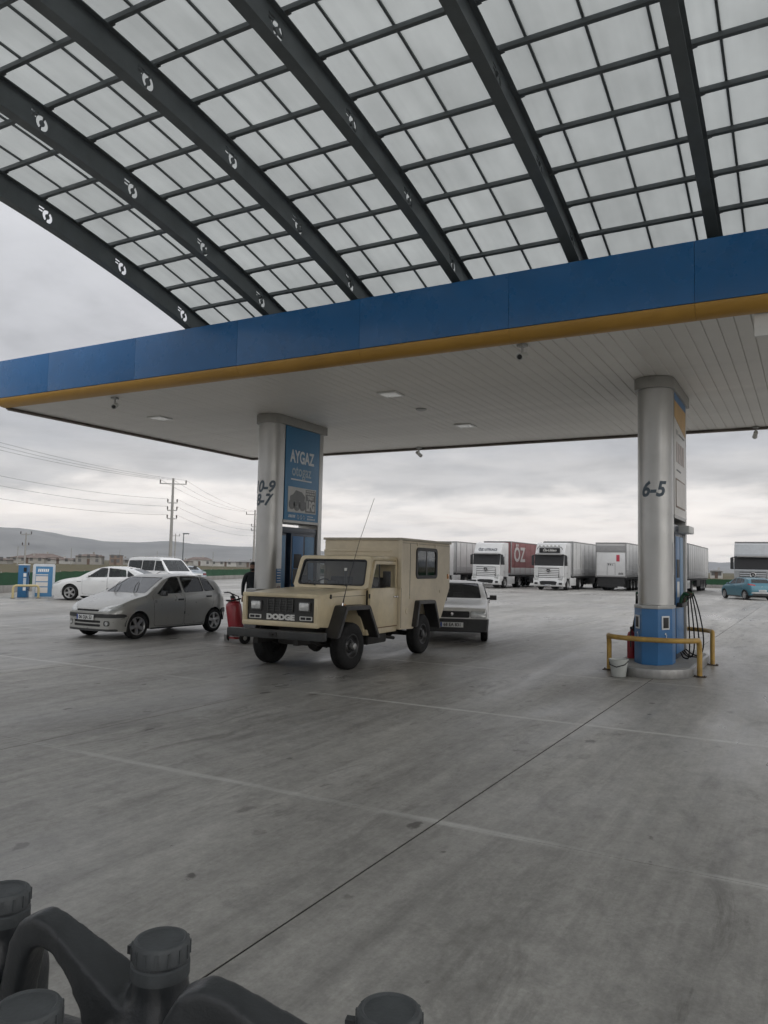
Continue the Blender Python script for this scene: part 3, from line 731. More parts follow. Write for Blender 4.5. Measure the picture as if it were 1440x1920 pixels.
bent_text('10-9', .36, GREYTXT, colL, .29, 3.27, cy=14.04, sx=.86)
bent_text('8-7', .36, GREYTXT, colL, .29, 2.97, cy=14.04, sx=.86)
dispenser(-2.355, '6-5'); dispenser(-10.77, '10-9'); cladding(-2.355, '6-5'); cladding(-10.77, '10-9')
# notices on the left column's nose and lamp box on the right one
nb = MB(); M_ = Matrix.Translation((.295, 14.02, 1.0))
nt_ = MB().box(.288, .296, 13.98, 14.15, 1.12, 1.44, .003).obj('notice', BLUE, colL)
for k in range(5): MB().box(.2965, .298, 14.0, 14.13, 1.40 - .06 * k, 1.415 - .06 * k).obj('notice_line', WHITE, nt_, 0)
n2_ = MB().box(.288, .296, 13.98, 14.15, .76, 1.11, .003).obj('notice', mat('grey_notice', (.50, .49, .47), .5), colL)
for k in range(2):
    MB().tube([(.298, 14.065 + .05 * math.cos(a * PI / 8), 1.0 - .14 * k + .05 * math.sin(a * PI / 8)) for a in range(16)], .006, 5, True).obj('ban_ring', mat('dull_red', (.20, .05, .045), .5), n2_)
    MB().box(.2965, .2985, 14.055, 14.075, .975 - .14 * k, 1.025 - .14 * k).obj('ban_symbol', TXTBLK, n2_, 0)
MB().box(.24, .44, 14.9, 15.6, 2.27, 2.40, .01).obj('lamp_housing', mat('pale_lamp_housing', (.62, .63, .62), .35), colR)
MB().box(.289, .294, 14.02, 14.15, 1.50, 2.06, .001).obj('notice', POSTER, colR)
hoop('hoop_barrier', 'yellow hoop barrier curving round the front of the island marked 6-5', -2.34, 13.70, -.75, 'yellow hoop barriers')
hoop('hoop_barrier', 'yellow hoop barrier behind the island marked 6-5, mostly hidden by the hoses', -2.34, 15.60, 1.0, 'yellow hoop barriers')
# ================================================================ cars
def shell(sp):
    L = sp['L']; top = pchip(sp['top']); belt = pchip(sp['belt']); hw = pchip(sp['hw']); low = pchip(sp['low'])
    tum = sp.get('tumble', .36); rw = sp['R']; ra = sp.get('arch', rw + .055)
    xs = set(np.linspace(0, L, sp.get('n', 64)).round(4))
    for ax in sp['axles']:
        for i in range(15): xs.add(round(ax - ra * math.cos(PI * i / 14), 4))
    for p in sp['top'] + sp['belt']: xs.add(round(p[0], 4))
    xs = sorted(xs); xs = [x for i, x in enumerate(xs) if i == 0 or x - xs[i - 1] > .004]
    rows = []
    for x in xs:
        zl0 = low(x); zl = zl0
        for ax in sp['axles']:
            if abs(x - ax) < ra: zl = max(zl, rw + math.sqrt(ra * ra - (x - ax) ** 2) * sp.get('archk', .98))
        zbv = belt(x); zt = max(top(x), zbv + .004); h = hw(x)
        def ysd(z):
            q = (z - zl0) / max(.05, zbv - zl0); q = min(1, max(0, q))
            bul = sp.get('bulge', .05)
            return h * (1 - bul * abs(q - .62) ** 1.6 / .46 - (.035 * ((q - .86) / .14) ** 2 if q > .86 else 0))
        pts = []
        for tt in (0, .06, .2, .36, .52, .66, .78, .88, .95, 1):
            z = zl + (zbv - zl) * tt; pts.append((ysd(z), z))
        yb = pts[-1][0]; gh = zt - zbv; cr = min(.05, .012 + gh * .10) ; ze = zt - cr
        yt = yb - tum * max(0, ze - zbv) - .0
        for tt in (.12, .35, .6, .82, .95):
            pts.append((yb + (yt - yb) * tt - .012 * math.sin(PI * tt) * 0, zbv + (ze - zbv) * tt))
        for s_ in (1.0, .975, .92, .82, .66, .46, .24, 0):
            yy = yt * s_; pts.append((yy - (.018 * min(1, gh / .3) if s_ == 1.0 else 0), zt - cr * s_ ** 3.2))
        rows.append([(x, y, z) for y, z in pts])
    bm = bmesh.new(); n = len(rows[0]); V = {}
    bowf, bowr = sp.get('bow', (.16, .10)); hm_ = max(p[1] for p in sp['hw'])
    def def_(p):
        x, y, z = p; u = (abs(y) / hm_) ** 2.2
        x2 = x
        if x < .9: x2 += bowf * u * (1 - x / .9) ** 1.5
        if x > L - .8: x2 -= bowr * u * (1 - (L - x) / .8) ** 1.5
        # bumpers lean: nose tucks under
        return (x2, y, z)
    for i, r_ in enumerate(rows):
        for j, p in enumerate(r_):
            V[i, j, 1] = bm.verts.new(def_(p))
            V[i, j, -1] = V[i, j, 1] if j == n - 1 else bm.verts.new(def_((p[0], -p[1], p[2])))
    for i in range(len(rows) - 1):
        for j in range(n - 1):
            for s in (1, -1):
                q = [V[i, j, s], V[i + 1, j, s], V[i + 1, j + 1, s], V[i, j + 1, s]]
                q2 = list(dict.fromkeys(q if s > 0 else q[::-1]))
                if len(q2) >= 3: bm.faces.new(q2)
    NC = 10
    for i in (0, len(rows) - 1):
        prev = None
        for j in range(n):
            y = rows[i][j][1]; z = rows[i][j][2]; x = rows[i][j][0]
            line = [V[i, j, 1]]
            if j < n - 1:
                for k in range(1, NC): line.append(bm.verts.new(def_((x, y * (1 - 2 * k / NC), z))))
                line.append(V[i, j, -1])
            else: line = [V[i, j, 1]] * (NC + 1)
            if prev:
                for k in range(NC):
                    q = list(dict.fromkeys([prev[k], prev[k + 1], line[k + 1], line[k]]))
                    if len(q) >= 3:
                        try: bm.faces.new(q)
                        except ValueError: pass
            prev = line
    bmesh.ops.remove_doubles(bm, verts=bm.verts[:], dist=.0006)
    bmesh.ops.recalc_face_normals(bm, faces=bm.faces[:])
    return bm
def take(bm, faces, name, material, parent, push=0.0, shrink=0.0, smooth=40, sides=False):
    """lift faces out of a shell as a part of their own"""
    if not faces: return None
    idx = {}; vs = []; fs = []; cen = Vector((0, 0, 0))
    for f in faces:
        for v in f.verts:
            if v not in idx: idx[v] = len(vs); vs.append([v.co.copy(), Vector(v.normal)])
        fs.append(tuple(idx[v] for v in f.verts))
    for p, _ in vs: cen += p
    cen /= len(vs); out = []
    for p, nn in vs:
        p = p + nn * push
        if shrink: p = Vector((cen.x + (p.x - cen.x) * (1 - shrink), p.y, cen.z + (p.z - cen.z) * (1 - shrink)))
        out.append(tuple(p))
    bmesh.ops.delete(bm, geom=faces, context='FACES')
    me = bpy.data.meshes.new(name); me.from_pydata(out, [], fs); finish(me, material, smooth)
    o = bpy.data.objects.new(name, me); return link(o, parent)
def grow(poly, k):
    c = Vector((sum(p[0] for p in poly) / len(poly), sum(p[1] for p in poly) / len(poly))); out = []
    for p in poly:
        d = Vector(p) - c; out.append(tuple(c + d * (1 + k / max(.05, d.length))))
    return out
def fl_side(bm, s, x0, x1): return [f for f in bm.faces if f.calc_center_median().y * s > .2 and abs(f.normal.y) > .35 and x0 < f.calc_center_median().x < x1]
WHEELS = {}
def wheel_meshes(Rw, wid, rim_r, style, rim_mat):
    key = (Rw, wid, rim_r, style, rim_mat.name)
    if key in WHEELS: return WHEELS[key]
    h = wid / 2; t = MB()
    prof = [(rim_r - .012, -h * .80), (rim_r + .006, -h * .95), (rim_r + .03, -h), ((rim_r + Rw) / 2, -h * 1.02), (Rw - .03, -h * .96), (Rw - .008, -h * .80), (Rw, -h * .55),
            (Rw, -h * .25), (Rw - .008, -h * .22), (Rw - .008, -h * .16), (Rw, -h * .13), (Rw, h * .13), (Rw - .008, h * .16), (Rw - .008, h * .22), (Rw, h * .25), (Rw, h * .55), (Rw - .008, h * .80), (Rw - .03, h * .96), ((rim_r + Rw) / 2, h * 1.02), (rim_r + .03, h), (rim_r + .006, h * .95), (rim_r - .012, h * .80)]
    t.lathe(prof, 40, 'y')
    tyre = t.mesh('wheel', RUBBER, 50)
    r_ = MB()
    # barrel and lip (outer face towards -y)
    r_.lathe([(rim_r - .012, h * .7), (rim_r - .03, 0), (rim_r - .02, -h * .55), (rim_r, -h * .86), (rim_r + .007, -h * .93), (rim_r - .006, -h * .95), (rim_r - .022, -h * .80)], 36, 'y')
    if style == 'steel':
        r_.lathe([(rim_r - .02, -h * .70), (rim_r * .80, -h * .52), (rim_r * .62, -h * .46), (rim_r * .52, -h * .62), (rim_r * .40, -h * .66), (rim_r * .38, -h * .92), (rim_r * .30, -h * 1.0), (0, -h * 1.0)], 36, 'y')
        for k in range(5):
            a = 2 * PI * k / 5; c, s = math.cos(a) * rim_r * .47, math.sin(a) * rim_r * .47; r_.cyl((c, -h * .6, s), (c, -h * .76, s), .012, n=6)
    elif style == 'truck':
        r_.lathe([(rim_r - .02, -h * .55), (rim_r * .72, -h * .25), (rim_r * .55, -h * .3), (rim_r * .45, -h * .75), (rim_r * .2, -h * .9), (0, -h * .9)], 28, 'y')
        for k in range(10):
            a = 2 * PI * k / 10; c, s = math.cos(a) * rim_r * .62, math.sin(a) * rim_r * .62; r_.cyl((c, -h * .3, s), (c, -h * .42, s), .016, n=6)
    else:
        ns = style
        r_.lathe([(.065, -h * .35), (.065, -h * .80), (.05, -h * .86), (0, -h * .88)], 20, 'y')
        for k in range(ns):
            a = 2 * PI * k / ns + .3; c, s = math.cos(a), math.sin(a); wd_ = .062 if ns == 5 else .030
            def P(rr_, q, y): return (rr_ * c - q * s, y, rr_ * s + q * c)
            r0, r1 = .04, rim_r - .010
            vs = [P(r0, -wd_ * .55, -h * .82), P(r0, wd_ * .55, -h * .82), P(r1, wd_ * .62, -h * .86), P(r1, -wd_ * .62, -h * .86), P(r0, -wd_ * .6, -h * .45), P(r0, wd_ * .6, -h * .45), P(r1, wd_ * .7, -h * .5), P(r1, -wd_ * .7, -h * .5)]
            r_.add(vs, [(0, 1, 2, 3), (7, 6, 5, 4), (0, 4, 5, 1), (1, 5, 6, 2), (2, 6, 7, 3), (3, 7, 4, 0)])
    rim = r_.mesh('rim', rim_mat, 35)
    d = MB().lathe([(rim_r - .025, h * .1), (.05, h * .12), (0, h * .12)], 24, 'y').mesh('brake', mat('dark_brake_metal', (.03, .03, .03), .6, .5), 35)  # brake disc: one even dark metal behind the spokes
    WHEELS[key] = (tyre, rim, d); return WHEELS[key]
def put_wheel(parent, x, y, z, Rw, wid, rim_r, style, rim_mat=None, steer=0.0):
    ms = wheel_meshes(Rw, wid, rim_r, style, rim_mat or RIM_A)
    rz = steer + (PI if y > 0 else 0)
    w_ = inst('wheel', ms[0], parent, (x, y, z), (0, random.uniform(0, 2), rz))
    inst('rim', ms[1], w_); inst('brake_disc', ms[2], w_); return w_
def plate(parent, s, x, y, z, rz, w=.52, h=.112, name='number_plate', tilt=0.0):
    p = MB().box(-w / 2, w / 2, -.006, .006, -h / 2, h / 2, .003).obj(name, PLATE, parent, 30, (x, y, z), (tilt, 0, rz))
    if not s:                                              # too small to read in the photograph: dark strokes only
        for k in range(7): MB().box(-.17 + .055 * k, -.14 + .055 * k, -.0078, -.0062, -h * .28, h * .28).obj('plate_stroke', TXTBLK, p, 0)
    else: text(s, h * .92, TXTBLK, p, (.012, -.0075, 0), (PI / 2, 0, 0), bold=.0022, ext=.001, sx=.92)
    MB().box(-w / 2 + .004, -w / 2 + .04, -.008, -.0062, -h / 2 + .004, h / 2 - .004).obj('country_band', mat('plate_blue', (.02, .06, .30), .4), p, 0); return p
def car(name, label, loc, heading, sp, paint, group):
    """heading: direction the nose points, degrees from +X"""
    root = thing(name, label, sp.get('cat', 'car'), (loc[0], loc[1], 0), R(heading + 180), group)
    off = -sp['axles'][0]                                  # root sits under the front axle
    holder = root
    bm = shell(sp); P = []
    for sgn in (-1, 1):
        for k, poly in enumerate(sp['windows']):
            rp = round_poly(poly, .045)
            fs = cut(bm, grow(rp, .018), (0, 2), fl_side(bm, sgn, -1, 9)); 
            inn = cut(bm, rp, (0, 2), fs)
            P.append(take(bm, inn, 'side_window', sp.get('glass', GLASS), holder, -.008))
            fs = cut(bm, grow(rp, .018), (0, 2), fl_side(bm, sgn, -1, 9)); fs = [f for f in fs if f.is_valid]
            P.append(take(bm, fs, 'window_seal', SEAL, holder, -.002))
        for k, poly in enumerate(sp.get('doors', [])):
            fs = cut(bm, round_poly(poly, .06), (0, 2), fl_side(bm, sgn, -1, 9))
            d_ = take(bm, fs, 'door', paint, holder, .001, .011); P.append(d_)
            hx, hz_ = sp['handles'][k]
            if d_:
                hwv = max(abs(v.co.y) for v in d_.data.vertices)
                ys = [abs(v.co.y) for v in d_.data.vertices if abs(v.co.x - hx) < .12 and abs(v.co.z - hz_) < .10] or [hwv]
                MB().box(hx - .085, hx + .085, sgn * max(ys) - .014, sgn * max(ys) + .016, hz_ - .02, hz_ + .02, .01).obj('handle', sp.get('handle_mat', paint), d_)
    def front_cut(nm, poly, x0, x1, m_, push, nx, seal=0.0, par=None):
        def pick(): return [f for f in bm.faces if x0 < f.calc_center_median().x < x1 and f.normal.x * nx > .12 and f.normal.z > -.6]
        rp = round_poly(poly, .04)
        if seal:
            fs = cut(bm, grow(rp, seal), (1, 2), pick()); inn = cut(bm, rp, (1, 2), fs)
            o = take(bm, inn, nm, m_, holder, push)
            fs = cut(bm, grow(rp, seal), (1, 2), pick()); P.append(take(bm, fs, nm + '_seal', SEAL, holder, -.001))
        else: o = take(bm, cut(bm, rp, (1, 2), pick()), nm, m_, holder, push)
        P.append(o); return o
    for nm, poly, x0, x1, m_, push, nx, seal in sp['ends']:
        if nm.startswith('both '):
            for sgn in (-1, 1): front_cut(nm[5:], [(sgn * y, z) for y, z in poly][::sgn], x0, x1, m_, push, nx, seal)
        else: front_cut(nm, poly, x0, x1, m_, push, nx, seal)
    for nm, poly, m_, push in sp.get('side_parts', []):
        for sgn in (-1, 1):
            P.append(take(bm, cut(bm, poly, (0, 2), fl_side(bm, sgn, -1, 9)), nm, m_, holder, push))
    me = bpy.data.meshes.new('body'); bm.to_mesh(me); bm.free(); finish(me, paint, 38)
    P.append(link(bpy.data.objects.new('body', me), holder))
    L = sp['L']; hwm = max(p[1] for p in sp['hw']); Rw = sp['R']; zl = min(p[1] for p in sp['low'])
    # dark underbody and cabin
    ub = MB().box(.25, L - .25, -hwm + .16, hwm - .16, zl + .02, zl + .12)
    for ax in sp['axles']:
        for sgn in (-1, 1):
            n = 12; vs = []; ra = Rw + .05
            for i in range(n + 1):
                a = PI * i / n
                vs += [(ax - ra * math.cos(a), sgn * (hwm - .03), Rw + ra * math.sin(a)), (ax - ra * math.cos(a), sgn * (hwm - .42), Rw + ra * math.sin(a))]
            fs = [(2 * i, 2 * i + 1, 2 * i + 3, 2 * i + 2) for i in range(n)] + [tuple(range(1, 2 * n + 2, 2))]
            ub.add(vs, fs)
    P.append(ub.obj('underbody', INTER, holder))
    cb = sp.get('cabin')
    if cb:
        x0, x1, zf = cb
        ci = MB().box(x0, x1, -hwm + .13, hwm - .13, zl + .12, zf - .28)
        ci.box(x0, x0 + .38, -hwm + .16, hwm - .16, zf - .28, zf - .05, .03)
        P.append(ci.obj('cabin_floor', INTER, holder))
        for (sx_, n_) in sp.get('seats', ((x0 + 1.0, 2), (x0 + 1.85, 2))):
            for sgn in (-1, 1):
                st = MB().box(sx_ - .45, sx_ + .05, sgn * .36 - .23, sgn * .36 + .23, zf - .34, zf - .20, .05)
                st.prism([(sx_, zf - .25), (sx_ + .14, zf - .25), (sx_ + .26, zf + .30), (sx_ + .16, zf + .31)], sgn * .36 - .22, sgn * .36 + .22, 'y', b=.03)
                st.box(sx_ + .16, sx_ + .24, sgn * .36 - .12, sgn * .36 + .12, zf + .32, zf + .46, .03)
                P.append(st.obj('seat', mat('grey_seat', (.06, .06, .062), .85, var=.2), holder))
        if 'wheel_side' in sp or True:
            P.append(MB().tube([(x0 + .50 + .08 * math.sin(a * PI / 9), -.36 + .18 * math.cos(a * PI / 9), zf + .02 + .17 * math.sin(a * PI / 9)) for a in range(18)], .014, 6, True).obj('steering_wheel', INTER, holder))
    for k, ax in enumerate(sp['axles']):
        for sgn in (-1, 1):
            P.append(put_wheel(holder, ax, sgn * (hwm - sp.get('wid', .18) / 2 - .02), Rw, Rw, sp.get('wid', .18), sp['rim'], sp['style'], sp.get('rim_mat'), sp.get('steer', 0) if k == 0 else 0))
    for f in sp.get('extras', []): P += f(holder)
    for o in P:
        if o is not None: o.location.x += off
    return root
def mirror_(x, y, z, paint, w=.17, h=.115):
    def f(root):
        out = []
        for sgn in (-1, 1):
            b = MB().prism(round_poly([(-.03, -h / 2), (.06, -h / 2), (.06, h / 2), (0, h / 2)], .03), 0, w * sgn, 'y', b=.012).cyl((.03, 0, -.02), (.03, -sgn * .09, -.03), .022)
            o = b.obj('door_mirror', paint, root, 40, (x, sgn * y, z)); MB().box(.061, .064, sgn * .015, sgn * (w - .015), -h / 2 + .012, h / 2 - .012).obj('mirror_glass', CHROME, o, 0); out.append(o)
        return out
    return f
def wipers(x0, z0, x1, z1, ys):
    def f(root):
        out = []
        for a, b in ys: out.append(MB().tube([(x0, a, z0), ((x0 + x1) / 2 - .02, (a + b) / 2, (z0 + z1) / 2 + .035), (x1, b, z1)], .0075, 6).obj('wiper', SEAL, root))
        return out
    return f
SILVER = mat('champagne_silver_paint', (.36, .36, .34), .30, .25, var=.03, scale=2.5, coat=.8, dirt=.04)
DARKTRIM = mat('charcoal_bumper_trim', (.035, .036, .037), .55, var=.2)
# --- silver hatchback in front of the left pump
clio = dict(L=3.77, R=.285, wid=.175, rim=.195, style=5, axles=(.72, 3.19), cabin=(.95, 3.3, .92), steer=-.12, tumble=.40, archk=.97,
    top=[(0, .60), (.05, .67), (.22, .765), (.6, .885), (.98, .965), (1.30, 1.145), (1.68, 1.345), (1.95, 1.405), (2.45, 1.417), (2.95, 1.385), (3.28, 1.315), (3.45, 1.17), (3.60, .985), (3.68, .90), (3.74, .72), (3.77, .60)],
    belt=[(0, .57), (.05, .62), (.22, .70), (.6, .80), (.98, .885), (2.0, .93), (3.0, .985), (3.45, .985), (3.60, .93), (3.68, .86), (3.74, .68), (3.77, .55)],
    hw=[(0, .62), (.10, .70), (.3, .775), (.7, .815), (1.2, .82), (2.9, .82), (3.3, .80), (3.6, .74), (3.77, .66)],
    low=[(0, .19), (.4, .17), (1.2, .19), (2.8, .19), (3.4, .24), (3.77, .30)],
    windows=[[(1.30, .965), (2.08, .985), (2.04, 1.335), (1.80, 1.325)], [(2.17, .99), (2.80, 1.01), (2.74, 1.325), (2.13, 1.34)], [(2.85, 1.015), (3.22, 1.03), (3.02, 1.265), (2.79, 1.315)]],
    doors=[[(1.20, .25), (2.12, .24), (2.12, 1.36), (1.78, 1.36), (1.14, .93)], [(2.14, .24), (2.80, .25), (3.14, .72), (3.14, 1.0), (2.84, 1.345), (2.14, 1.37)]], handles=[(2.00, .83), (2.95, .88)],
    handle_mat=DARKTRIM,
    ends=[('windscreen', [(-.60, .99), (.60, .99), (.50, 1.325), (-.50, 1.325)], .9, 1.8, glass_mat('bright_windscreen', (.30, .33, .33), .45, .02, 1.9), -.006, -1, .018),
          ('rear_window', [(-.52, 1.02), (.52, 1.02), (.46, 1.27), (-.46, 1.27)], 3.2, 3.7, GLASS_D, -.006, 1, .015),
          ('both headlight', [(.36, .60), (.66, .625), (.74, .735), (.70, .775), (.44, .70), (.34, .64)], -1, .75, LENS, .004, -1, 0),
          ('grille_slot', [(-.33, .605), (.33, .605), (.33, .645), (-.33, .645)], -1, .3, SEAL, -.02, -1, 0),
          ('bumper_strip', [(-.78, .475), (.78, .475), (.78, .555), (-.78, .555)], -1, .55, DARKTRIM, .012, -1, 0),
          ('lower_grille', [(-.40, .285), (.40, .285), (.40, .335), (-.40, .335)], -1, .4, SEAL, -.015, -1, 0),
          ('lower_grille', [(-.40, .365), (.40, .365), (.40, .415), (-.40, .415)], -1, .4, SEAL, -.015, -1, 0),
          ('both fog_lamp_recess', [(.48, .30), (.62, .30), (.62, .41), (.48, .41)], -1, .5, SEAL, -.006, -1, 0),
          ('splitter', [(-.7, .185), (.7, .185), (.7, .235), (-.7, .235)], -1, .5, DARKTRIM, .008, -1, 0),
          ('rear_bumper_strip', [(-.76, .50), (.76, .50), (.76, .58), (-.76, .58)], 3.3, 4, DARKTRIM, .012, 1, 0)],
    side_parts=[('rub_strip', [(1.24, .475), (2.98, .50), (2.98, .565), (1.24, .535)], DARKTRIM, .012), ('sill_trim', [(1.1, .17), (2.8, .17), (2.8, .225), (1.1, .225)], DARKTRIM, .003), ('rear_corner_trim', [(3.52, .47), (3.9, .47), (3.9, .57), (3.52, .57)], DARKTRIM, .012)],
    extras=[mirror_(1.36, .80, .985, DARKTRIM), wipers(1.02, .99, 1.40, 1.22, ((-.30, -.05), (.32, .55)))])
def clio_bits(root):
    o = []
    o.append(MB().tube([(.155, 0, .675), (.16, .028, .70), (.185, 0, .735), (.16, -.028, .70)], .009, 6, True).obj('badge', CHROME, root))
    o.append(plate(root, '06 DJA 53', -.012, 0.02, .475, -PI / 2))
    for s in (-1, 1): o.append(MB().cyl((.10, s * .55, .355), (.055, s * .55, .355), .045, .045, 18).obj('fog_lamp', LENS, root))
    o.append(MB().tube([(2.0, .0, 1.41), (2.05, 0, 1.43), (2.12, 0, 1.455)], .006, 5).obj('roof_aerial', SEAL, root))
    return o
clio['extras'].append(clio_bits)
car('hatchback', 'muddy silver grey five-door hatchback with plate 06 DJA 53 by the left column', (-13.68, 12.25), -90, clio, SILVER, 'cars on the forecourt')
# --- white saloon, side on
meg = dict(L=4.63, R=.325, wid=.2, rim=.225, style=5, axles=(.93, 3.64), cabin=(1.25, 3.9, .93), tumble=.38,
    top=[(0, .55), (.06, .66), (.3, .80), (.75, .915), (1.22, .985), (1.6, 1.19), (2.05, 1.385), (2.4, 1.435), (2.8, 1.44), (3.3, 1.385), (3.75, 1.24), (4.15, 1.065), (4.45, 1.035), (4.55, .99), (4.60, .80), (4.63, .60)],
    belt=[(0, .52), (.06, .61), (.3, .72), (.75, .82), (1.22, .90), (2.5, .955), (3.6, 1.0), (4.15, 1.0), (4.45, .985), (4.55, .93), (4.60, .76), (4.63, .55)],
    hw=[(0, .68), (.15, .78), (.5, .87), (1.2, .905), (3.5, .905), (4.1, .87), (4.5, .79), (4.63, .70)],
    low=[(0, .20), (.5, .18), (1.4, .2), (3.3, .2), (4.63, .30)],
    windows=[[(1.62, .975), (2.46, 1.0), (2.44, 1.36), (2.18, 1.35)], [(2.54, 1.0), (3.28, 1.02), (3.20, 1.30), (2.52, 1.365)], [(3.33, 1.02), (3.66, 1.035), (3.30, 1.27)]],
    doors=[[(1.45, .27), (2.49, .26), (2.49, 1.385), (2.10, 1.37), (1.44, .94)], [(2.51, .26), (3.2, .28), (3.42, .75), (3.46, 1.03), (3.26, 1.34), (2.51, 1.385)]], handles=[(2.34, .84), (3.24, .87)],
    ends=[('windscreen', [(-.66, 1.01), (.66, 1.01), (.54, 1.36), (-.54, 1.36)], 1.1, 2.2, GLASS_D, -.006, -1, .018),
          ('rear_window', [(-.58, 1.08), (.58, 1.08), (.50, 1.33), (-.50, 1.33)], 3.2, 4.2, GLASS, -.006, 1, .015),
          ('both headlight', [(.44, .64), (.80, .68), (.84, .77), (.50, .72)], -1, .9, LENS, .004, -1, 0),
          ('grille', [(-.42, .58), (.42, .58), (.42, .69), (-.42, .69)], -1, .4, SEAL, -.01, -1, 0),
          ('lower_grille', [(-.5, .27), (.5, .27), (.45, .42), (-.45, .42)], -1, .5, SEAL, -.01, -1, 0),
          ('both tail_lamp', [(.42, .80), (.78, .82), (.78, .92), (.42, .90)], 4.2, 5, RED_L, .004, 1, 0)],
    side_parts=[('wing_badge', [(1.22, .775), (1.40, .785), (1.40, .80), (1.22, .79)], DARKTRIM, .004)], extras=[mirror_(1.70, .90, 1.0, WHITE_P)])
car('saloon_car', 'clean white saloon car seen from the side behind the silver hatchback', (-27.3, 22.55), 207, meg, WHITE_P, 'cars on the forecourt')
# --- white minibus
van = dict(L=4.9, R=.325, wid=.2, rim=.22, style='steel', axles=(.90, 3.90), cabin=(.95, 4.5, 1.05), tumble=.16, cat='van', bow=(.12, .05),
    top=[(0, .62), (.06, .78), (.25, .95), (.75, 1.09), (1.15, 1.42), (1.55, 1.76), (1.85, 1.90), (2.4, 1.935), (4.2, 1.93), (4.70, 1.88), (4.80, 1.5), (4.86, 1.1), (4.9, .7)],
    belt=[(0, .58), (.06, .72), (.25, .86), (.75, 1.0), (1.2, 1.08), (3, 1.10), (4.7, 1.10), (4.8, 1.08), (4.86, .95), (4.9, .62)],
    hw=[(0, .72), (.2, .86), (.6, .93), (1.2, .95), (4.5, .95), (4.8, .90), (4.9, .84)], low=[(0, .25), (1.5, .24), (4.9, .32)],
    windows=[[(1.05, 1.14), (2.02, 1.14), (2.02, 1.72), (1.55, 1.70)], [(2.12, 1.14), (3.24, 1.14), (3.24, 1.72), (2.12, 1.72)], [(3.32, 1.14), (4.62, 1.14), (4.58, 1.70), (3.32, 1.72)]],
    doors=[[(1.0, .32), (2.07, .32), (2.07, 1.78), (1.55, 1.78), (1.0, 1.15)]], handles=[(1.95, .95)],
    ends=[('windscreen', [(-.74, 1.13), (.74, 1.13), (.66, 1.76), (-.66, 1.76)], .7, 1.9, GLASS, -.006, -1, .02), ('both headlight', [(.5, .74), (.82, .76), (.82, .90), (.5, .86)], -1, .7, LENS, .004, -1, 0), ('grille', [(-.48, .72), (.48, .72), (.48, .84), (-.48, .84)], -1, .5, SEAL, -.01, -1, 0),
          ('rear_window', [(-.7, 1.15), (.7, 1.15), (.66, 1.72), (-.66, 1.72)], 4.3, 5, GLASS_D, -.006, 1, .02)],
    extras=[mirror_(1.25, .96, 1.2, DARKTRIM), lambda r_: [MB().tube([(1.9, s * .70, 1.90), (1.98, s * .70, 1.965), (4.3, s * .70, 1.965), (4.4, s * .70, 1.90)], .022, 6).obj('roof_rail', TRIM, r_) for s in (-1, 1)]])
car('minibus', 'white minibus with roof rails and dark windows behind the white saloon car', (-32.2, 33.6), -8, van, WHITE_P, 'cars on the forecourt')
# --- pale blue saloon, tail towards the camera
SKYB = mat('pale_blue_silver_paint', (.36, .41, .46), .32, .4, var=.04, coat=.5, dirt=.1)
vec = dict(meg); vec.update(L=4.35, axles=(.85, 3.45), R=.30, rim=.19, style='steel',
    top=[(0, .60), (.05, .68), (.3, .78), (1.15, .93), (1.55, 1.16), (1.95, 1.35), (2.3, 1.395), (2.9, 1.39), (3.2, 1.33), (3.6, 1.08), (3.75, 1.02), (4.2, 1.0), (4.3, .96), (4.33, .75), (4.35, .6)],
    belt=[(0, .57), (.05, .63), (.3, .71), (1.15, .87), (2.5, .92), (3.6, .96), (4.2, .96), (4.3, .90), (4.33, .7), (4.35, .55)],
    hw=[(0, .70), (.2, .79), (.6, .84), (1.2, .85), (3.5, .85), (4.1, .82), (4.35, .76)], low=[(0, .22), (1.4, .2), (3.3, .2), (4.35, .28)],
    windows=[[(1.55, .94), (2.28, .96), (2.26, 1.31), (2.0, 1.31)], [(2.36, .96), (3.05, .98), (2.98, 1.29), (2.34, 1.315)], [(3.10, .98), (3.42, 1.0), (3.06, 1.25)]],
    doors=[[(1.4, .27), (2.31, .26), (2.31, 1.335), (1.95, 1.33), (1.4, .90)], [(2.33, .26), (3.05, .28), (3.25, .75), (3.2, 1.0), (3.02, 1.31), (2.33, 1.335)]], handles=[(2.18, .83), (3.05, .85)],
    ends=[('windscreen', [(-.60, .97), (.60, .97), (.5, 1.32), (-.5, 1.32)], 1.0, 2.1, GLASS_D, -.006, -1, .018), ('rear_window', [(-.56, 1.08), (.56, 1.08), (.48, 1.31), (-.48, 1.31)], 2.9, 3.75, GLASS, -.006, 1, .015),
          ('both tail_lamp', [(.44, .74), (.80, .74), (.80, .88), (.44, .88)], 3.9, 5, mat('smoked_tail_lamp', (.16, .04, .04), .25, coat=.5), .004, 1, 0), ('tail_panel', [(-.42, .74), (.42, .74), (.42, .86), (-.42, .86)], 3.9, 5, PLATE, .002, 1, 0)],
    side_parts=[('rub_strip', [(1.2, .50), (3.0, .51), (3.0, .56), (1.2, .55)], DARKTRIM, .01)],
    extras=[mirror_(1.62, .84, .97, SKYB), lambda r_: [MB().box(4.0, 4.18, -.62, .62, 1.09, 1.115, .01).box(4.05, 4.1, -.55, -.5, 1.0, 1.10).box(4.05, 4.1, .5, .55, 1.0, 1.10).obj('boot_spoiler', SKYB, r_)]])
car('saloon_car', 'pale blue silver saloon car with boot spoiler, tail turned towards the green fence', (-41.7, 43.0), 162, vec, SKYB, 'cars on the forecourt')
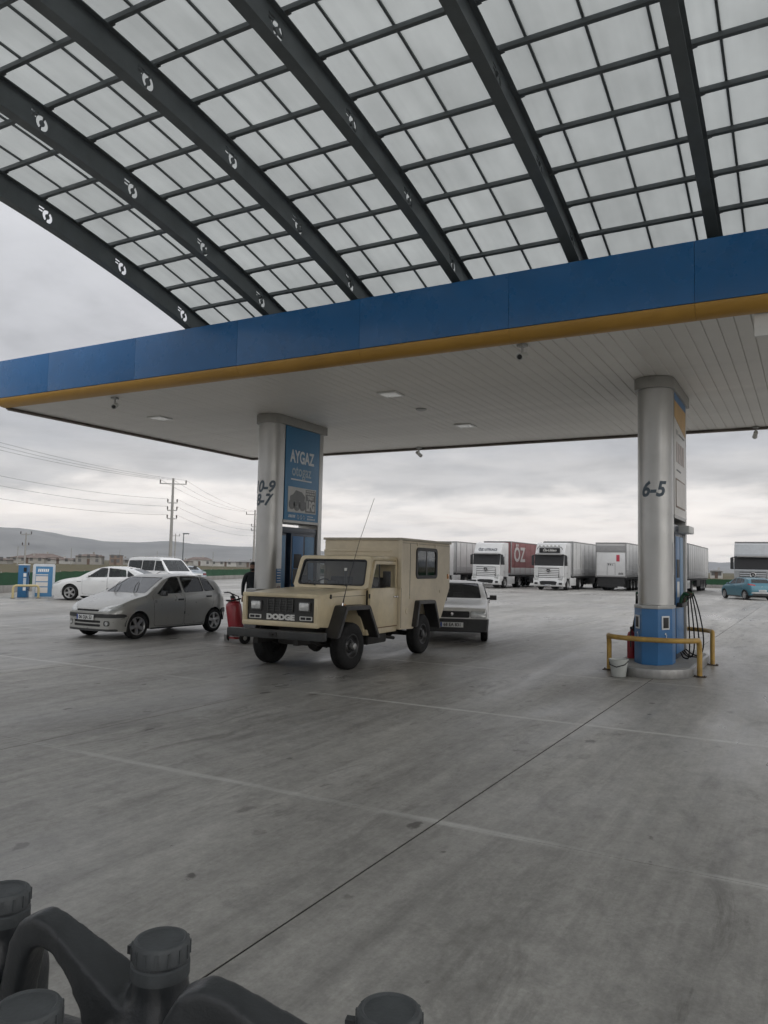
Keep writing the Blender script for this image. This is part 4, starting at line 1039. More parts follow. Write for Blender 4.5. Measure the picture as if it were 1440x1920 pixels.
# --- white boxy saloon behind the camper truck
tof = dict(L=4.25, R=.30, wid=.165, rim=.185, style='steel', axles=(.78, 3.27), cabin=(1.25, 3.4, .93), tumble=.30, bow=(.05, .04), bulge=.03, n=70, steer=.0, rim_mat=DARKTRIM,
    top=[(0, .66), (.03, .76), (.09, .80), (1.25, .945), (1.6, 1.17), (1.88, 1.34), (2.1, 1.375), (2.9, 1.375), (3.2, 1.33), (3.5, 1.10), (3.6, 1.0), (4.2, .98), (4.24, .9), (4.25, .7)],
    belt=[(0, .63), (.03, .72), (.09, .765), (1.25, .905), (2.5, .92), (3.6, .94), (4.2, .94), (4.24, .85), (4.25, .65)],
    hw=[(0, .775), (.05, .80), (.3, .815), (1.2, .825), (3.5, .825), (4.2, .80), (4.25, .78)], low=[(0, .27), (.5, .25), (1.4, .21), (3.3, .21), (4.25, .3)],
    windows=[[(1.52, .945), (2.3, .955), (2.3, 1.31), (1.92, 1.305)], [(2.38, .955), (3.1, .965), (3.02, 1.30), (2.38, 1.315)]],
    doors=[[(1.38, .27), (2.34, .26), (2.34, 1.335), (1.9, 1.33), (1.38, .90)], [(2.36, .26), (3.0, .28), (3.2, .75), (3.2, .98), (3.1, 1.32), (2.36, 1.335)]], handles=[(2.2, .84), (3.05, .85)], handle_mat=DARKTRIM,
    ends=[('windscreen', [(-.62, .975), (.62, .975), (.53, 1.315), (-.53, 1.315)], 1.1, 2.0, GLASS_D, -.006, -1, .022), ('rear_window', [(-.58, 1.03), (.58, 1.03), (.5, 1.30), (-.5, 1.30)], 2.9, 3.7, GLASS, -.006, 1, .02),
          ('both headlight', [(.42, .575), (.765, .575), (.765, .72), (.42, .72)], -1, .5, LENS, .006, -1, .008), ('grille', [(-.40, .575), (.40, .575), (.40, .72), (-.40, .72)], -1, .5, SEAL, -.012, -1, 0),
          ('bumper_skin', [(-.83, .26), (.83, .26), (.83, .55), (-.83, .55)], -1, .30, DARKTRIM, .02, -1, 0)],
    side_parts=[('bumper_wrap', [(-.1, .30), (.33, .30), (.33, .545), (-.1, .545)], DARKTRIM, .02), ('rub_strip', [(1.15, .52), (2.98, .52), (2.98, .575), (1.15, .575)], DARKTRIM, .01)],
    extras=[mirror_(1.55, .84, .985, DARKTRIM)])
def tof_bits(root):
    o = [plate(root, '68 EA 831', -.035, 0, .415, -PI / 2)]
    b = MB()
    for k in range(5): b.box(.004, .016, -.38, .38, .592 + .026 * k, .602 + .026 * k)
    o.append(b.obj('grille_bars', DARKTRIM, root, 0))
    o.append(MB().lathe([(0, -.01), (.035, -.008), (.038, 0)], 16, 'x').obj('badge', CHROME, root, 40, (-.004, 0, .65)))
    o.append(MB().tube([(2.1, -.6, 1.33), (2.2, -.6, 1.36)], .004, 4).obj('roof_gutter', TRIM, root))
    return o
tof['extras'].append(tof_bits)
car('saloon_car', 'old boxy white saloon with black bumper and plate 68 EA 831 behind the camper', (-7.40, 16.85), -69, tof, mat('aged_white_paint', (.70, .70, .685), .32, var=.05, coat=.4, dirt=.15), 'cars on the forecourt')
# --- teal hatchback by the lorries
TEAL = mat('teal_paint', (.030, .135, .185), .3, .3, var=.05, coat=.6)
i20 = dict(clio); i20.update(L=4.04, axles=(.83, 3.41), R=.31, rim=.21, style=5, cabin=(1.05, 3.5, .95), steer=0,
    top=[(0, .60), (.05, .68), (.25, .80), (.65, .92), (1.05, 1.0), (1.4, 1.18), (1.85, 1.39), (2.2, 1.45), (2.8, 1.45), (3.3, 1.41), (3.6, 1.34), (3.78, 1.13), (3.88, 1.02), (3.98, .90), (4.02, .75), (4.04, .6)],
    belt=[(0, .57), (.05, .63), (.25, .73), (.65, .83), (1.05, .91), (2.2, .96), (3.3, 1.06), (3.6, 1.08), (3.78, 1.05), (3.88, .98), (3.98, .85), (4.02, .7), (4.04, .55)],
    hw=[(0, .66), (.15, .76), (.5, .86), (1.2, .885), (3.2, .885), (3.6, .85), (3.9, .79), (4.04, .72)],
    windows=[[(1.45, 1.0), (2.2, 1.02), (2.16, 1.37), (1.92, 1.36)], [(2.28, 1.025), (3.0, 1.07), (2.92, 1.36), (2.25, 1.375)], [(3.06, 1.08), (3.32, 1.12), (3.2, 1.3), (2.98, 1.34)]],
    doors=[[(1.3, .27), (2.23, .26), (2.23, 1.39), (1.9, 1.39), (1.3, .97)], [(2.25, .26), (2.95, .28), (3.15, .75), (3.15, 1.08), (2.95, 1.38), (2.25, 1.39)]], handles=[(2.08, .87), (3.0, .93)], handle_mat=TEAL,
    ends=[('windscreen', [(-.62, 1.03), (.62, 1.03), (.5, 1.37), (-.5, 1.37)], 1, 2, GLASS_D, -.006, -1, .018), ('rear_window', [(-.58, 1.09), (.58, 1.09), (.50, 1.32), (-.50, 1.32)], 3.3, 4, GLASS_D, -.006, 1, .02),
          ('both tail_lamp', [(.40, .90), (.80, .96), (.80, 1.05), (.42, .98)], 3.3, 5, RED_L, .004, 1, 0), ('rear_diffuser', [(-.7, .28), (.7, .28), (.6, .42), (-.6, .42)], 3.3, 5, DARKTRIM, .004, 1, 0), ('bumper_accent', [(-.72, .43), (.72, .43), (.66, .52), (-.66, .52)], 3.3, 5, RIM_A, .006, 1, 0)],
    side_parts=[('sill_trim', [(1.1, .17), (2.9, .17), (2.9, .25), (1.1, .25)], DARKTRIM, .003)],
    extras=[mirror_(1.5, .88, 1.02, TEAL), lambda r_: [plate(r_, '', 4.035, 0, .60, PI / 2), MB().tube([(4.0, .04 * math.cos(a), .86 + .03 * math.sin(a)) for a in [k * PI / 6 for k in range(12)]], .006, 5, True).obj('badge', CHROME, r_)]])
car('hatchback', 'teal hatchback driving away in front of the silver lorry cab', (-4.35, 57.2), 122, i20, TEAL, 'cars on the forecourt')
# ================================================================ beige camper truck (local: nose towards -Y, origin under the front axle)
BEIGE = mat('sand_beige_paint', (.63, .535, .355), .38, var=.08, scale=2.2, dirt=.30, bump=.04, bscale=14, coat=.25)
BEIGE2 = mat('camper_beige_paint', (.70, .615, .465), .5, var=.08, scale=1.6, dirt=.28, bump=.05, bscale=18)
FLARE = mat('black_fender_flare', (.020, .020, .021), .4, var=.25, scale=6, dirt=.08)
CHASS = mat('greasy_chassis', (.018, .017, .016), .7, var=.4, scale=9)
WORNW = mat('worn_white_paint', (.62, .62, .60), .4, var=.08)
dg_ = thing('camper_truck', 'old sand beige off-road truck with camper box and black fender flares', 'truck', (-7.46, 10.9, 0), R(2.5))
def part(b, nm, m_, par=None, sm=35): return b.obj(nm, m_, par or dg_, sm)
# front body with wheel notches
nose = MB().prism([(-.82, .73), (-.52, .70), (-.33, 1.0), (.47, .98), (.64, .56), (.74, .56), (.74, 1.305), (.5, 1.300), (-.2, 1.275), (-.82, 1.225)], -.71, .71, 'x', b=.022)
part(nose, 'front_body', BEIGE)
# shroud round the grille: four bevelled bars, opening between
fr = MB().box(-.72, .72, -.90, -.815, 1.175, 1.245, .02).box(-.72, .72, -.90, -.815, .715, .80, .02).box(-.72, -.645, -.90, -.815, .79, 1.185, .018).box(.645, .72, -.90, -.815, .79, 1.185, .018)
part(fr, 'grille_shroud', BEIGE)
gp = part(MB().box(-.65, .65, -.85, -.815, .78, 1.19), 'grille_panel', mat('black_grille_panel', (.025, .026, .025), .45, var=.2), sm=0)
b = MB()
for k in range(5): b.box(-.245, .245, -.872, -.845, .955 + .040 * k, .975 + .040 * k, .004)
for k in range(5): b.box(-.245 + .118 * k, -.227 + .118 * k, -.880, -.85, .945, 1.15, .004)
part(b, 'grille_bars', mat('grey_grille_bars', (.05, .052, .05), .5), gp)
for s in (-1, 1):
    hl = part(MB().prism(rrect(s * .46 - .105, s * .46 + .105, .965, 1.115, .02), -.884, -.85, 'y', b=.004), 'headlight', mat('headlight_bezel', (.10, .10, .10), .4, .5))
    part(MB().prism(rrect(s * .46 - .088, s * .46 + .088, .98, 1.10, .02), -.893, -.885, 'y', b=.003), 'lens', LENS, hl)
    ts = part(MB().prism(rrect(s * .485 - .115, s * .485 + .115, .825, .89, .012), -.866, -.851, 'y'), 'marker_lamp', WORNW)
    for q in (-1, 1): part(MB().box(s * .485 + q * .052 - .044, s * .485 + q * .052 + .044, -.870, -.8665, .838, .877), 'lamp_insert', SEAL, ts, 0)
tm = text('DODGE', .115, WORNW, gp, (0, -.856, .858), (PI / 2, 0, 0), bold=.007, ext=.005, sx=1.30)
# hood seam, vent, latches
for s in (-1, 1):
    part(MB().box(s * .7115 - .002, s * .7115 + .002, -.55, .70, 1.19, 1.197), 'hood_seam', SEAL, sm=0)
    part(MB().box(s * .715 - .012, s * .715 + .012, -.52, -.48, 1.165, 1.235, .006), 'hood_latch', SEAL)
part(MB().lathe([(0, .012), (.13, .010), (.145, .0)], 20).__class__().add([(0.17 + .15 * math.cos(a * PI / 10), .40 + .05 * math.sin(a * PI / 10), 1.3015 + .004) for a in range(20)], [tuple(range(20))]), 'cowl_vent', SEAL, sm=0)
part(MB().box(-.66, .66, -.72, .46, 1.247, 1.262, .006, Matrix.Rotation(R(3.0), 4, 'X') @ Matrix.Translation((0, 0, .012))), 'hood', BEIGE)
# windscreen in its leaning frame
Mw = Matrix.Translation((0, .70, 1.30)) @ Matrix.Rotation(R(-20), 4, 'X')
def ring(outer, inner, y0, y1, M_):
    n = len(outer); b = MB(); vs = [(x, y0, z) for x, z in outer] + [(x, y0, z) for x, z in inner] + [(x, y1, z) for x, z in outer] + [(x, y1, z) for x, z in inner]; fs = []
    for i in range(n):
        j = (i + 1) % n; fs += [(i, j, n + j, n + i), (2 * n + i, 3 * n + i, 3 * n + j, 2 * n + j), (i, 2 * n + i, 2 * n + j, j), (n + i, n + j, 3 * n + j, 3 * n + i)]
    return b.add(vs, fs, M_)
def trap(hb, ht, z0, z1, r_): 
    p = rrect(-1, 1, z0, z1, r_, 5); out = []
    for x, z in p:
        h = hb + (ht - hb) * (z - z0) / (z1 - z0); out.append((x * 1.0 if False else (h - (1 - abs(x))) * (1 if x > 0 else -1), z))
    return out
part(ring(trap(.775, .735, -.01, .60, .07), trap(.68, .65, .05, .53, .06), -.03, .05, Mw), 'windscreen_frame', BEIGE, sm=30)
part(ring(trap(.687, .657, .043, .537, .062), trap(.665, .635, .066, .514, .055), -.036, .02, Mw), 'windscreen_rubber', SEAL, sm=30)
part(MB().add([(x, -.012, z) for x, z in trap(.68, .65, .052, .528, .06)], [tuple(range(24))], Mw), 'windscreen', glass_mat('dusty_windscreen', (.50, .53, .52), .45, .06), sm=0)
part(MB().box(-.10, .08, .76, .80, 1.31, 1.42, .002, Matrix.Rotation(R(0), 4, 'X')).box(.22, .27, .80, .84, 1.31, 1.66, .004).box(-.42, -.30, .82, .85, 1.31, 1.40, .002), 'dashboard_papers', mat('paper', (.62, .62, .60), .8))
for x in (-.30, .34): part(MB().tube([(x, -.03, .03), (x - .04, -.05, .045), (x - .30, -.045, .06)], .008, 6, M=Mw), 'wiper', SEAL)
# cab: rocker, rear wall, roof, pillars
part(MB().box(-.76, .76, .68, 1.86, .50, .60, .012), 'rocker', BEIGE)
part(MB().box(-.76, .76, 1.78, 1.86, .60, 1.84), 'cab_back', BEIGE, sm=0)
part(MB().prism([(.88, 1.795), (.905, 1.86), (1.15, 1.885), (1.87, 1.875), (1.87, 1.80), (1.2, 1.80)], -.745, .745, 'x', b=.015), 'cab_roof', BEIGE)
part(MB().box(-.74, .74, .74, 1.8, .60, .72).box(-.72, .72, .74, .98, 1.05, 1.30, .03), 'cab_floor', INTER)
for s in (-1, 1):
    st = MB().box(s * .36 - .24, s * .36 + .24, 1.15, 1.62, .78, .93, .05).prism([(1.58, .85), (1.70, .85), (1.78, 1.48), (1.70, 1.5)], s * .36 - .23, s * .36 + .23, 'x', b=.03)
    part(st, 'seat', mat('dark_seat', (.035, .033, .032), .8, var=.2))
part(MB().tube([(-.36 + .19 * math.cos(a * PI / 9), 1.02 + .09 * math.sin(a * PI / 9), 1.28 + .17 * math.sin(a * PI / 9)) for a in range(18)], .014, 6, True).cyl((-.36, .85, 1.1), (-.36, 1.02, 1.28), .02), 'steering_wheel', INTER)
for s in (-1, 1):
    x0, x1 = s * .735, s * .785
    # door skin: lower panel, window frame bars, quarter-light divider
    dr = MB().prism([(.735, .605), (1.845, .605), (1.845, 1.315), (.735, 1.315)], x0, x1, 'x', b=.014)
    dr.prism([(.735, 1.316), (.80, 1.316), (.995, 1.79), (.925, 1.79)], s * .74, s * .775, 'x', b=.006)
    dr.prism([(1.765, 1.316), (1.845, 1.316), (1.845, 1.79), (1.765, 1.79)], s * .74, s * .775, 'x', b=.006)
    dr.prism([(.93, 1.735), (1.84, 1.735), (1.84, 1.795), (.955, 1.795)], s * .741, s * .774, 'x', b=.006)
    d_ = part(dr, 'door', BEIGE)
    part(MB().box(s * .752, s * .764, 1.115, 1.14, 1.32, 1.74), 'quarter_bar', SEAL, d_, 0)
    part(MB().add([(s * .758, .81, 1.32), (s * .758, 1.11, 1.32), (s * .758, 1.11, 1.735), (s * .758, .975, 1.735)], [(0, 1, 2, 3)]), 'quarter_light', GLASS_C, d_, 0)
    part(MB().box(s * .785, s * .805, 1.66, 1.79, 1.135, 1.155, .006).cyl((s * .78, 1.79, 1.145), (s * .815, 1.79, 1.145), .02, n=12), 'handle', CHROME, d_)
    part(MB().box(s * .772, s * .79, .70, .733, 1.14, 1.22, .004).box(s * .772, s * .79, .70, .733, .70, .78, .004), 'hinge', SEAL, d_)
    mr = MB().tube([(s * .78, .98, 1.34), (s * .90, 1.0, 1.40), (s * .93, 1.02, 1.46)], .010, 6).box(s * .95 - .075, s * .95 + .075, 1.02, 1.06, 1.34, 1.62, .02)
    part(mr, 'door_mirror', BLACK, d_)
# camper box with notched sides
cb = [(1.87, .53), (2.50, .51), (2.60, .98), (3.34, .98), (3.62, .60), (3.90, .64), (4.36, 1.26), (4.36, 2.20), (1.87, 2.20)]
bm = bmesh.new()
vs0 = [bm.verts.new((-.83, y, z)) for y, z in cb]; vs1 = [bm.verts.new((.83, y, z)) for y, z in cb]
bm.faces.new(vs0); bm.faces.new(vs1[::-1]); n = len(cb)
for i in range(n): bm.faces.new((vs0[i], vs1[i], vs1[(i + 1) % n], vs0[(i + 1) % n]))
bmesh.ops.recalc_face_normals(bm, faces=bm.faces[:])
bmesh.ops.bevel(bm, geom=bm.edges[:], offset=.012, segments=2, affect='EDGES'); bmesh.ops.triangulate(bm, faces=[f for f in bm.faces if len(f.verts) > 4])
wpoly = rrect(2.59, 3.60, 1.50, 2.055, .09, 4); opoly = rrect(2.56, 3.63, 1.47, 2.085, .10, 4)
for s in (-1, 1):
    fs = cut(bm, wpoly, (1, 2), [f for f in bm.faces if abs(f.normal.x) > .9 and f.calc_center_median().x * s > .5])
    bmesh.ops.delete(bm, geom=fs, context='FACES')
me = bpy.data.meshes.new('camper_box'); bm.to_mesh(me); bm.free(); finish(me, BEIGE2, 30); cbx = link(bpy.data.objects.new('camper_box', me), dg_)
part(MB().box(-.80, .80, 1.9, 4.30, .99, 1.06).box(-.80, .80, 1.89, 1.93, 1.06, 2.17).box(-.8, .8, 4.28, 4.33, 1.3, 2.17).box(-.8, -.45, 2.2, 4.2, 1.06, 1.4).box(-.8, .8, 1.9, 4.3, 2.16, 2.185), 'cabinetry', mat('camper_interior', (.20, .19, .17), .8, var=.2), cbx, 0)
for s in (-1, 1):
    wr = part(ring([(y, z) for y, z in opoly], [(y, z) for y, z in rrect(2.625, 3.565, 1.535, 2.02, .07, 4)], s * .822, s * .848, Matrix(((0, 1, 0, 0), (1, 0, 0, 0), (0, 0, 1, 0), (0, 0, 0, 1)))), 'side_window', SEAL, sm=30)
    part(MB().box(s * .826, s * .842, 3.06, 3.10, 1.53, 2.03), 'window_divider', mat('dark_alloy', (.06, .06, .06), .4, .6), wr, 0)
    part(MB().box(s * .832, s * .836, 2.62, 3.062, 1.53, 2.025), 'pane', GLASS, wr, 0)
    part(MB().box(s * .826, s * .830, 3.098, 3.57, 1.53, 2.025), 'pane', GLASS_C, wr, 0)
    part(MB().box(s * .76, s * .79, 3.12, 3.3, 1.5, 2.03, .01), 'curtain', mat('net_curtain', (.55, .55, .52), .9), wr)
    part(MB().box(s * .8305, s * .834, 2.285, 2.295, 1.13, 2.15), 'panel_seam', SEAL, cbx, 0)
    for y, z in ((2.62, 2.14), (3.52, 2.14), (2.30, 1.12), (3.80, 1.20)): part(MB().box(s * .83, s * .845, y - .02, y + .02, z - .03, z + .03, .004), 'hinge', BEIGE2, cbx)
    part(MB().prism([(1.9, .545), (2.49, .525), (2.49, .53), (1.9, .55)], s * .829, s * .836, 'x').box(s * .829, s * .834, 2.40, 4.34, 1.176, 1.182), 'side_crease', BEIGE2, cbx, 0)
part(MB().box(-.855, .855, 1.84, 4.39, 2.20, 2.245, .008), 'camper_roof', mat('pale_camper_roof', (.46, .42, .34), .55, var=.08, dirt=.2), cbx)
part(MB().box(-.835, .62, 1.845, 1.872, 1.975, 2.01, .006).box(-.835, .835, 1.858, 1.871, 1.90, 1.975), 'front_batten', BEIGE2, cbx)
part(MB().box(.78, .855, 1.845, 1.9, 1.3, 2.2, .008), 'corner_trim', BEIGE2, cbx)
# trapezoid flares
def flare(y0, s, tr):
    outer = [(-.64 + tr[0], .56), (-.36 + tr[1], 1.045), (-.33 + tr[1], 1.06), (.47 + tr[2], 1.05), (.51 + tr[2], 1.03), (.90 + tr[3], .47)]
    inner = [(-.53 + tr[0], .56), (-.29 + tr[1], .975), (-.28 + tr[1], .98), (.43 + tr[2], .97), (.44 + tr[2], .965), (.79 + tr[3], .47)]
    x0, x1 = s * .66, s * .93; vs = []; fs = []
    for x, o, k in ((x0, outer, 0), (x1, outer, .012), (x1, inner, 0), (x0, inner, 0)): vs += [(x, y0 + y, z - k) for y, z in o]
    n = 6
    for r_ in range(4):
        a = r_ * n; c = ((r_ + 1) % 4) * n
        for i in range(n - 1): fs.append((a + i, a + i + 1, c + i + 1, c + i))
    fs += [(0, n, 2 * n, 3 * n), (n - 1, 2 * n - 1, 3 * n - 1, 4 * n - 1)]
    bb = bmesh.new(); bv = [bb.verts.new(p) for p in vs]
    for f in fs: bb.faces.new([bv[i] for i in f])
    bmesh.ops.recalc_face_normals(bb, faces=bb.faces[:]); bmesh.ops.bevel(bb, geom=[e for e in bb.edges], offset=.012, segments=2, affect='EDGES')
    m_ = MB().bm(bb); bb.free(); return part(m_, 'fender_flare', FLARE)
for s in (-1, 1): flare(0, s, (0, 0, 0, 0)); flare(2.88, s, (.16, .02, .0, -.10))
for s in (-1, 1): part(MB().cyl((s * .80, -.20, 1.058), (s * .80, -.20, 1.075), .03, .028, 12), 'side_marker', AMBER_L)
# bumper, tow gear, chassis, axles, wheels
part(MB().box(-.90, .90, -1.05, -.91, .535, .665, .008), 'front_bumper', mat('black_steel_bumper', (.028, .030, .031), .5, var=.3, scale=4, dirt=.2))
part(MB().box(-.07, .07, -1.07, -1.052, .56, .64, .006).cyl((0, -1.11, .60), (0, -1.07, .60), .02), 'tow_hook', CHASS)
ch = MB()
for s in (-1, 1):
    ch.box(s * .38 - .04, s * .38 + .04, -.98, 4.1, .44, .56)
    for y in (0, 2.9):
        ch.tube([(s * .42, y - .62, .50), (s * .42, y - .3, .40), (s * .42, y, .36), (s * .42, y + .3, .40), (s * .42, y + .62, .50)], .03, 6)
        ch.cyl((s * .50, y + .12, .36), (s * .46, y + .22, .80), .03)
part(ch, 'chassis_rails', CHASS)
part(MB().cyl((-.72, 0, .385), (.72, 0, .385), .05).lathe([(0, -.16), (.10, -.10), (.14, 0), (.10, .12), (0, .18)], 14, 'y', Matrix.Translation((.15, 0, .385))).tube([(-.65, -.16, .40), (.65, -.16, .40)], .018, 6).tube([(-.4, -.22, .47), (.5, -.2, .36)], .015, 6), 'front_axle', CHASS)
part(MB().cyl((-.72, 2.9, .385), (.72, 2.9, .385), .05).lathe([(0, -.16), (.10, -.10), (.14, 0), (.10, .12), (0, .18)], 14, 'y', Matrix.Translation((.05, 2.9, .385))), 'rear_axle', CHASS)
part(MB().box(-.25, .25, -.55, .95, .40, .75, .05).cyl((.05, .95, .48), (.05, 2.75, .40), .04).box(.25, .62, 1.0, 1.75, .30, .50, .04).box(-.62, -.2, 1.1, 1.9, .30, .5, .04).tube([(.45, .6, .40), (.5, 1.9, .38), (.55, 2.2, .34)], .03, 8), 'drivetrain', CHASS)
RIMB = mat('black_steel_rim', (.045, .046, .048), .38, .5, var=.2, dirt=.15)
for y in (0, 2.9):
    for s in (-1, 1):
        ms = wheel_meshes(.385, .215, .195, 'steel', RIMB)
        w_ = inst('wheel', ms[0], dg_, (s * .755, y, .385), (0, random.uniform(0, 3), (PI / 2 if s > 0 else -PI / 2) + (R(-4) if y == 0 else 0)))
        inst('rim', ms[1], w_); inst('brake_drum', ms[2], w_)
        if y == 0: part(MB().lathe([(.05, -.10), (.05, -.155), (.035, -.165), (0, -.165)], 16, 'y'), 'locking_hub', TRIM, w_)
# lug blocks on the tyres
b = MB()
part(MB().tube([(.80, -.27, 1.05), (.82, -.20, 1.30), (.93, .02, 2.1), (1.09, .22, 2.84)], [.012, .006, .004, .0035], 6), 'whip_aerial', SEAL)
part(MB().cyl((.80, -.27, 1.03), (.80, -.265, 1.10), .018, .012), 'aerial_base', CHROME)
part(MB().box(-.6, .6, 4.36, 4.44, .62, .74, .01), 'rear_bumper', CHASS)

# small fittings on cab and camper
RUST = mat('rusty_edge', (.16, .075, .035), .8, var=.35, scale=14)
for s in (-1, 1):
    part(MB().tube([(s * .755, .92, 1.815), (s * .765, 1.2, 1.835), (s * .765, 1.85, 1.832)], .009, 6), 'drip_rail', BEIGE)
    part(MB().box(s * .787, s * .792, .75, 1.84, .606, .618), 'door_bottom_rust', RUST, sm=0)
    part(MB().box(s * .831, s * .839, 1.88, 4.33, 2.150, 2.156).box(s * .831, s * .836, 1.90, 1.908, .56, 2.19), 'panel_joint', mat('joint_sealant', (.22, .19, .15), .8), cbx, 0)
    rv = MB()
    for k in range(17): rv.lathe([(.009, 0), (.006, s * .005), (0, s * .006)], 6, 'x', Matrix.Translation((s * .831, 1.98 + .145 * k, 2.172)))
    for k in range(9): rv.lathe([(.009, 0), (.006, s * .005), (0, s * .006)], 6, 'x', Matrix.Translation((s * .831, 4.325, 1.30 + .10 * k)))
    part(rv, 'rivet_row', BEIGE2, cbx)
    part(MB().box(s * .832, s * .85, 4.20, 4.28, 1.46, 1.56, .006), 'tail_marker', AMBER_L, cbx)
part(MB().lathe([(.0, .012), (.05, .012), (.056, .0)], 18, 'x').__class__().cyl((.784, 1.30, .86), (.80, 1.30, .86), .05, .046, 18) if False else MB().cyl((.832, 2.16, .86), (.846, 2.16, .86), .06, .055, 18), 'fuel_cap', BEIGE2, cbx)
# ================================================================ lorries (local: cab front at y=0, looking towards -Y)
GLASS_T = glass_mat('lorry_glass', (.3, .33, .34), .5, .05, 1.75)
TW = mat('white_lorry_paint', (.66, .665, .665), .35, var=.04, scale=1.5, coat=.3, dirt=.14)
TS = mat('silver_lorry_paint', (.36, .375, .385), .35, .3, var=.05, coat=.3, dirt=.12)
CURT = mat('white_trailer_curtain', (.58, .58, .575), .55, var=.06, scale=.8, bump=.25, bscale=1.6, dirt=.12)
CURTR = mat('dull_red_trailer_curtain', (.25, .105, .105), .55, var=.08, scale=.8, bump=.25, bscale=1.6, dirt=.1)
TGREY = mat('trailer_grey', (.30, .30, .30), .5, .2, var=.1)
DK = mat('lorry_underframe', (.022, .022, .023), .65, var=.3)
RIMT = mat('lorry_rim', (.36, .36, .36), .45, .6, var=.15, dirt=.3)
def star(parent, y, z, r_):
    o = MB().cyl((0, y, z), (0, y - .02, z), r_, n=28).obj('badge_disc', SEAL, parent)
    b = MB().tube([(r_ * .88 * math.cos(a * PI / 12), y - .028, z + r_ * .88 * math.sin(a * PI / 12)) for a in range(24)], r_ * .09, 6, True)
    for k in range(3):
        a = PI / 2 + k * 2 * PI / 3; c, s = math.cos(a), math.sin(a); q = r_ * .16
        b.prism([(0 - q * s * .9, z + q * c * .9), (r_ * .85 * c, z + r_ * .85 * s), (0 + q * s * .9, z - q * c * .9)], y - .036, y - .022, 'y')
    b.obj('badge_star', CHROME, o)
def tractor(root, paint, title, style):
    P = lambda b, nm, m_, par=root, sm=35: b.obj(nm, m_, par, sm)
    # cab shell
    prof = [(.16, .95), (.05, 1.15), (.03, 1.90), (.10, 2.0), (.30, 2.88), (.34, 3.05), (.75, 3.78), (1.1, 3.86), (2.15, 3.86), (2.2, .95)]
    P(MB().prism(prof, -1.22, 1.22, 'x', b=.05, seg=3), 'cab', paint)
    P(MB().prism([(.085, 1.96), (.105, 1.96), (.305, 2.84), (.285, 2.84)], -1.12, 1.12, 'x', b=.004), 'windscreen', GLASS_T)
    P(MB().prism([(.06, 1.90), (.075, 1.90), (.29, 2.90), (.26, 2.90)], -1.19, 1.19, 'x'), 'windscreen_surround', SEAL)
    P(MB().prism([(.02, 2.84), (.24, 2.90), (.24, 2.96), (-.02, 2.94)], -1.02, 1.02, 'x', b=.01), 'sun_visor', mat('smoked_visor', (.40, .40, .40), .3))
    g = P(MB().box(-.86, .86, .0, .05, 1.02, 1.80, .02), 'grille', mat('dark_grille_backing', (.05, .05, .05), .5))  # backing board in an even dark grey, slats stand in front
    for k in range(5): P(MB().prism([(-.040, 1.045 + .148 * k), (.03, 1.03 + .148 * k), (.03, 1.138 + .148 * k), (-.022, 1.138 + .148 * k)], -.80 - .012 * k, .80 + .012 * k, 'x', b=.008), 'grille_slat', paint, g)
    P(MB().box(-1.15, 1.15, .012, .05, 1.79, 1.92, .01), 'front_flap', paint)
    star(root, -.055, 1.58, .20)
    bp = P(MB().prism([(.10, .28), (-.06, .34), (-.10, .60), (-.05, .99), (.22, 1.0), (.9, 1.0), (.9, .75), (.5, .55), (.5, .28)], -1.24, 1.24, 'x', b=.03), 'bumper', paint)
    P(MB().prism([(-.62, .43), (.62, .43), (.72, .68), (.5, .74), (-.5, .74), (-.72, .68)], -.106, -.06, 'y'), 'lower_intake', SEAL, bp)
    for s in (-1, 1):
        P(MB().prism([(s * .80, .88), (s * 1.14, .80), (s * 1.17, 1.16), (s * 1.08, 1.18), (s * 1.02, .98), (s * .80, .95)][::s], -.095, -.03, 'y', b=.006), 'headlight', LENS)
        P(MB().box(s * 1.0 - .13, s * 1.0 + .13, -.105, -.06, .46, .62, .01), 'fog_lamp_recess', SEAL, bp)
        mr = P(MB().box(s * 1.36 - .11, s * 1.36 + .11, .12, .22, 1.98, 2.80, .04).tube([(s * 1.2, .3, 2.82), (s * 1.38, .2, 2.82)], .03, 6).tube([(s * 1.2, .3, 2.0), (s * 1.38, .2, 2.0)], .03, 6), 'door_mirror', BLACK)
        P(MB().box(s * 1.223 - .004, s * 1.223 + .004, .42, 1.18, 1.98, 2.68, .003), 'side_window', GLASS_D)
        P(MB().box(s * 1.225 - .003, s * 1.225 + .003, .28, .30, .98, 2.9).box(s * 1.225 - .003, s * 1.225 + .003, 1.30, 1.32, .98, 2.9), 'door_gap', SEAL, sm=0)
        P(MB().box(s * 1.15 - .09, s * 1.15 + .09, 2.0, 3.75, .36, 1.0, .03), 'side_skirt', paint)
        P(MB().box(s * 1.235, s * 1.245, 1.0, 1.05, 1.35, 1.42), 'handle', SEAL)
    if style == 'letters': text(title, .30, mat('dark_lettering', (.08, .09, .11), .5), root, (0, .415, 3.24), (PI / 2 - R(29), 0, 0), bold=.012, sx=1.05)
    else:
        bar = P(MB().tube([(-1.05, .33, 3.30), (-.95, .25, 3.48), (.95, .25, 3.48), (1.05, .33, 3.30)], .03, 6).box(-.86, .86, .24, .29, 3.02, 3.42, .02), 'light_board', SEAL)
        text(title, .27, mat('pale_lettering', (.55, .55, .53), .5), bar, (0, .232, 3.22), (PI / 2, 0, 0), bold=.01, shear=.3)
        for k in range(6): P(MB().cyl((-.8 + .32 * k, .26, 3.56), (-.8 + .32 * k, .18, 3.56), .075, .085, 14), 'spot_lamp', LENS, bar)
    plate(root, '', 0, -.115, .40, 0)
    P(MB().box(-.42, .42, .4, 6.4, .75, .98).box(-1.0, 1.0, 4.2, 5.4, 1.0, 1.1), 'chassis', DK, sm=0)
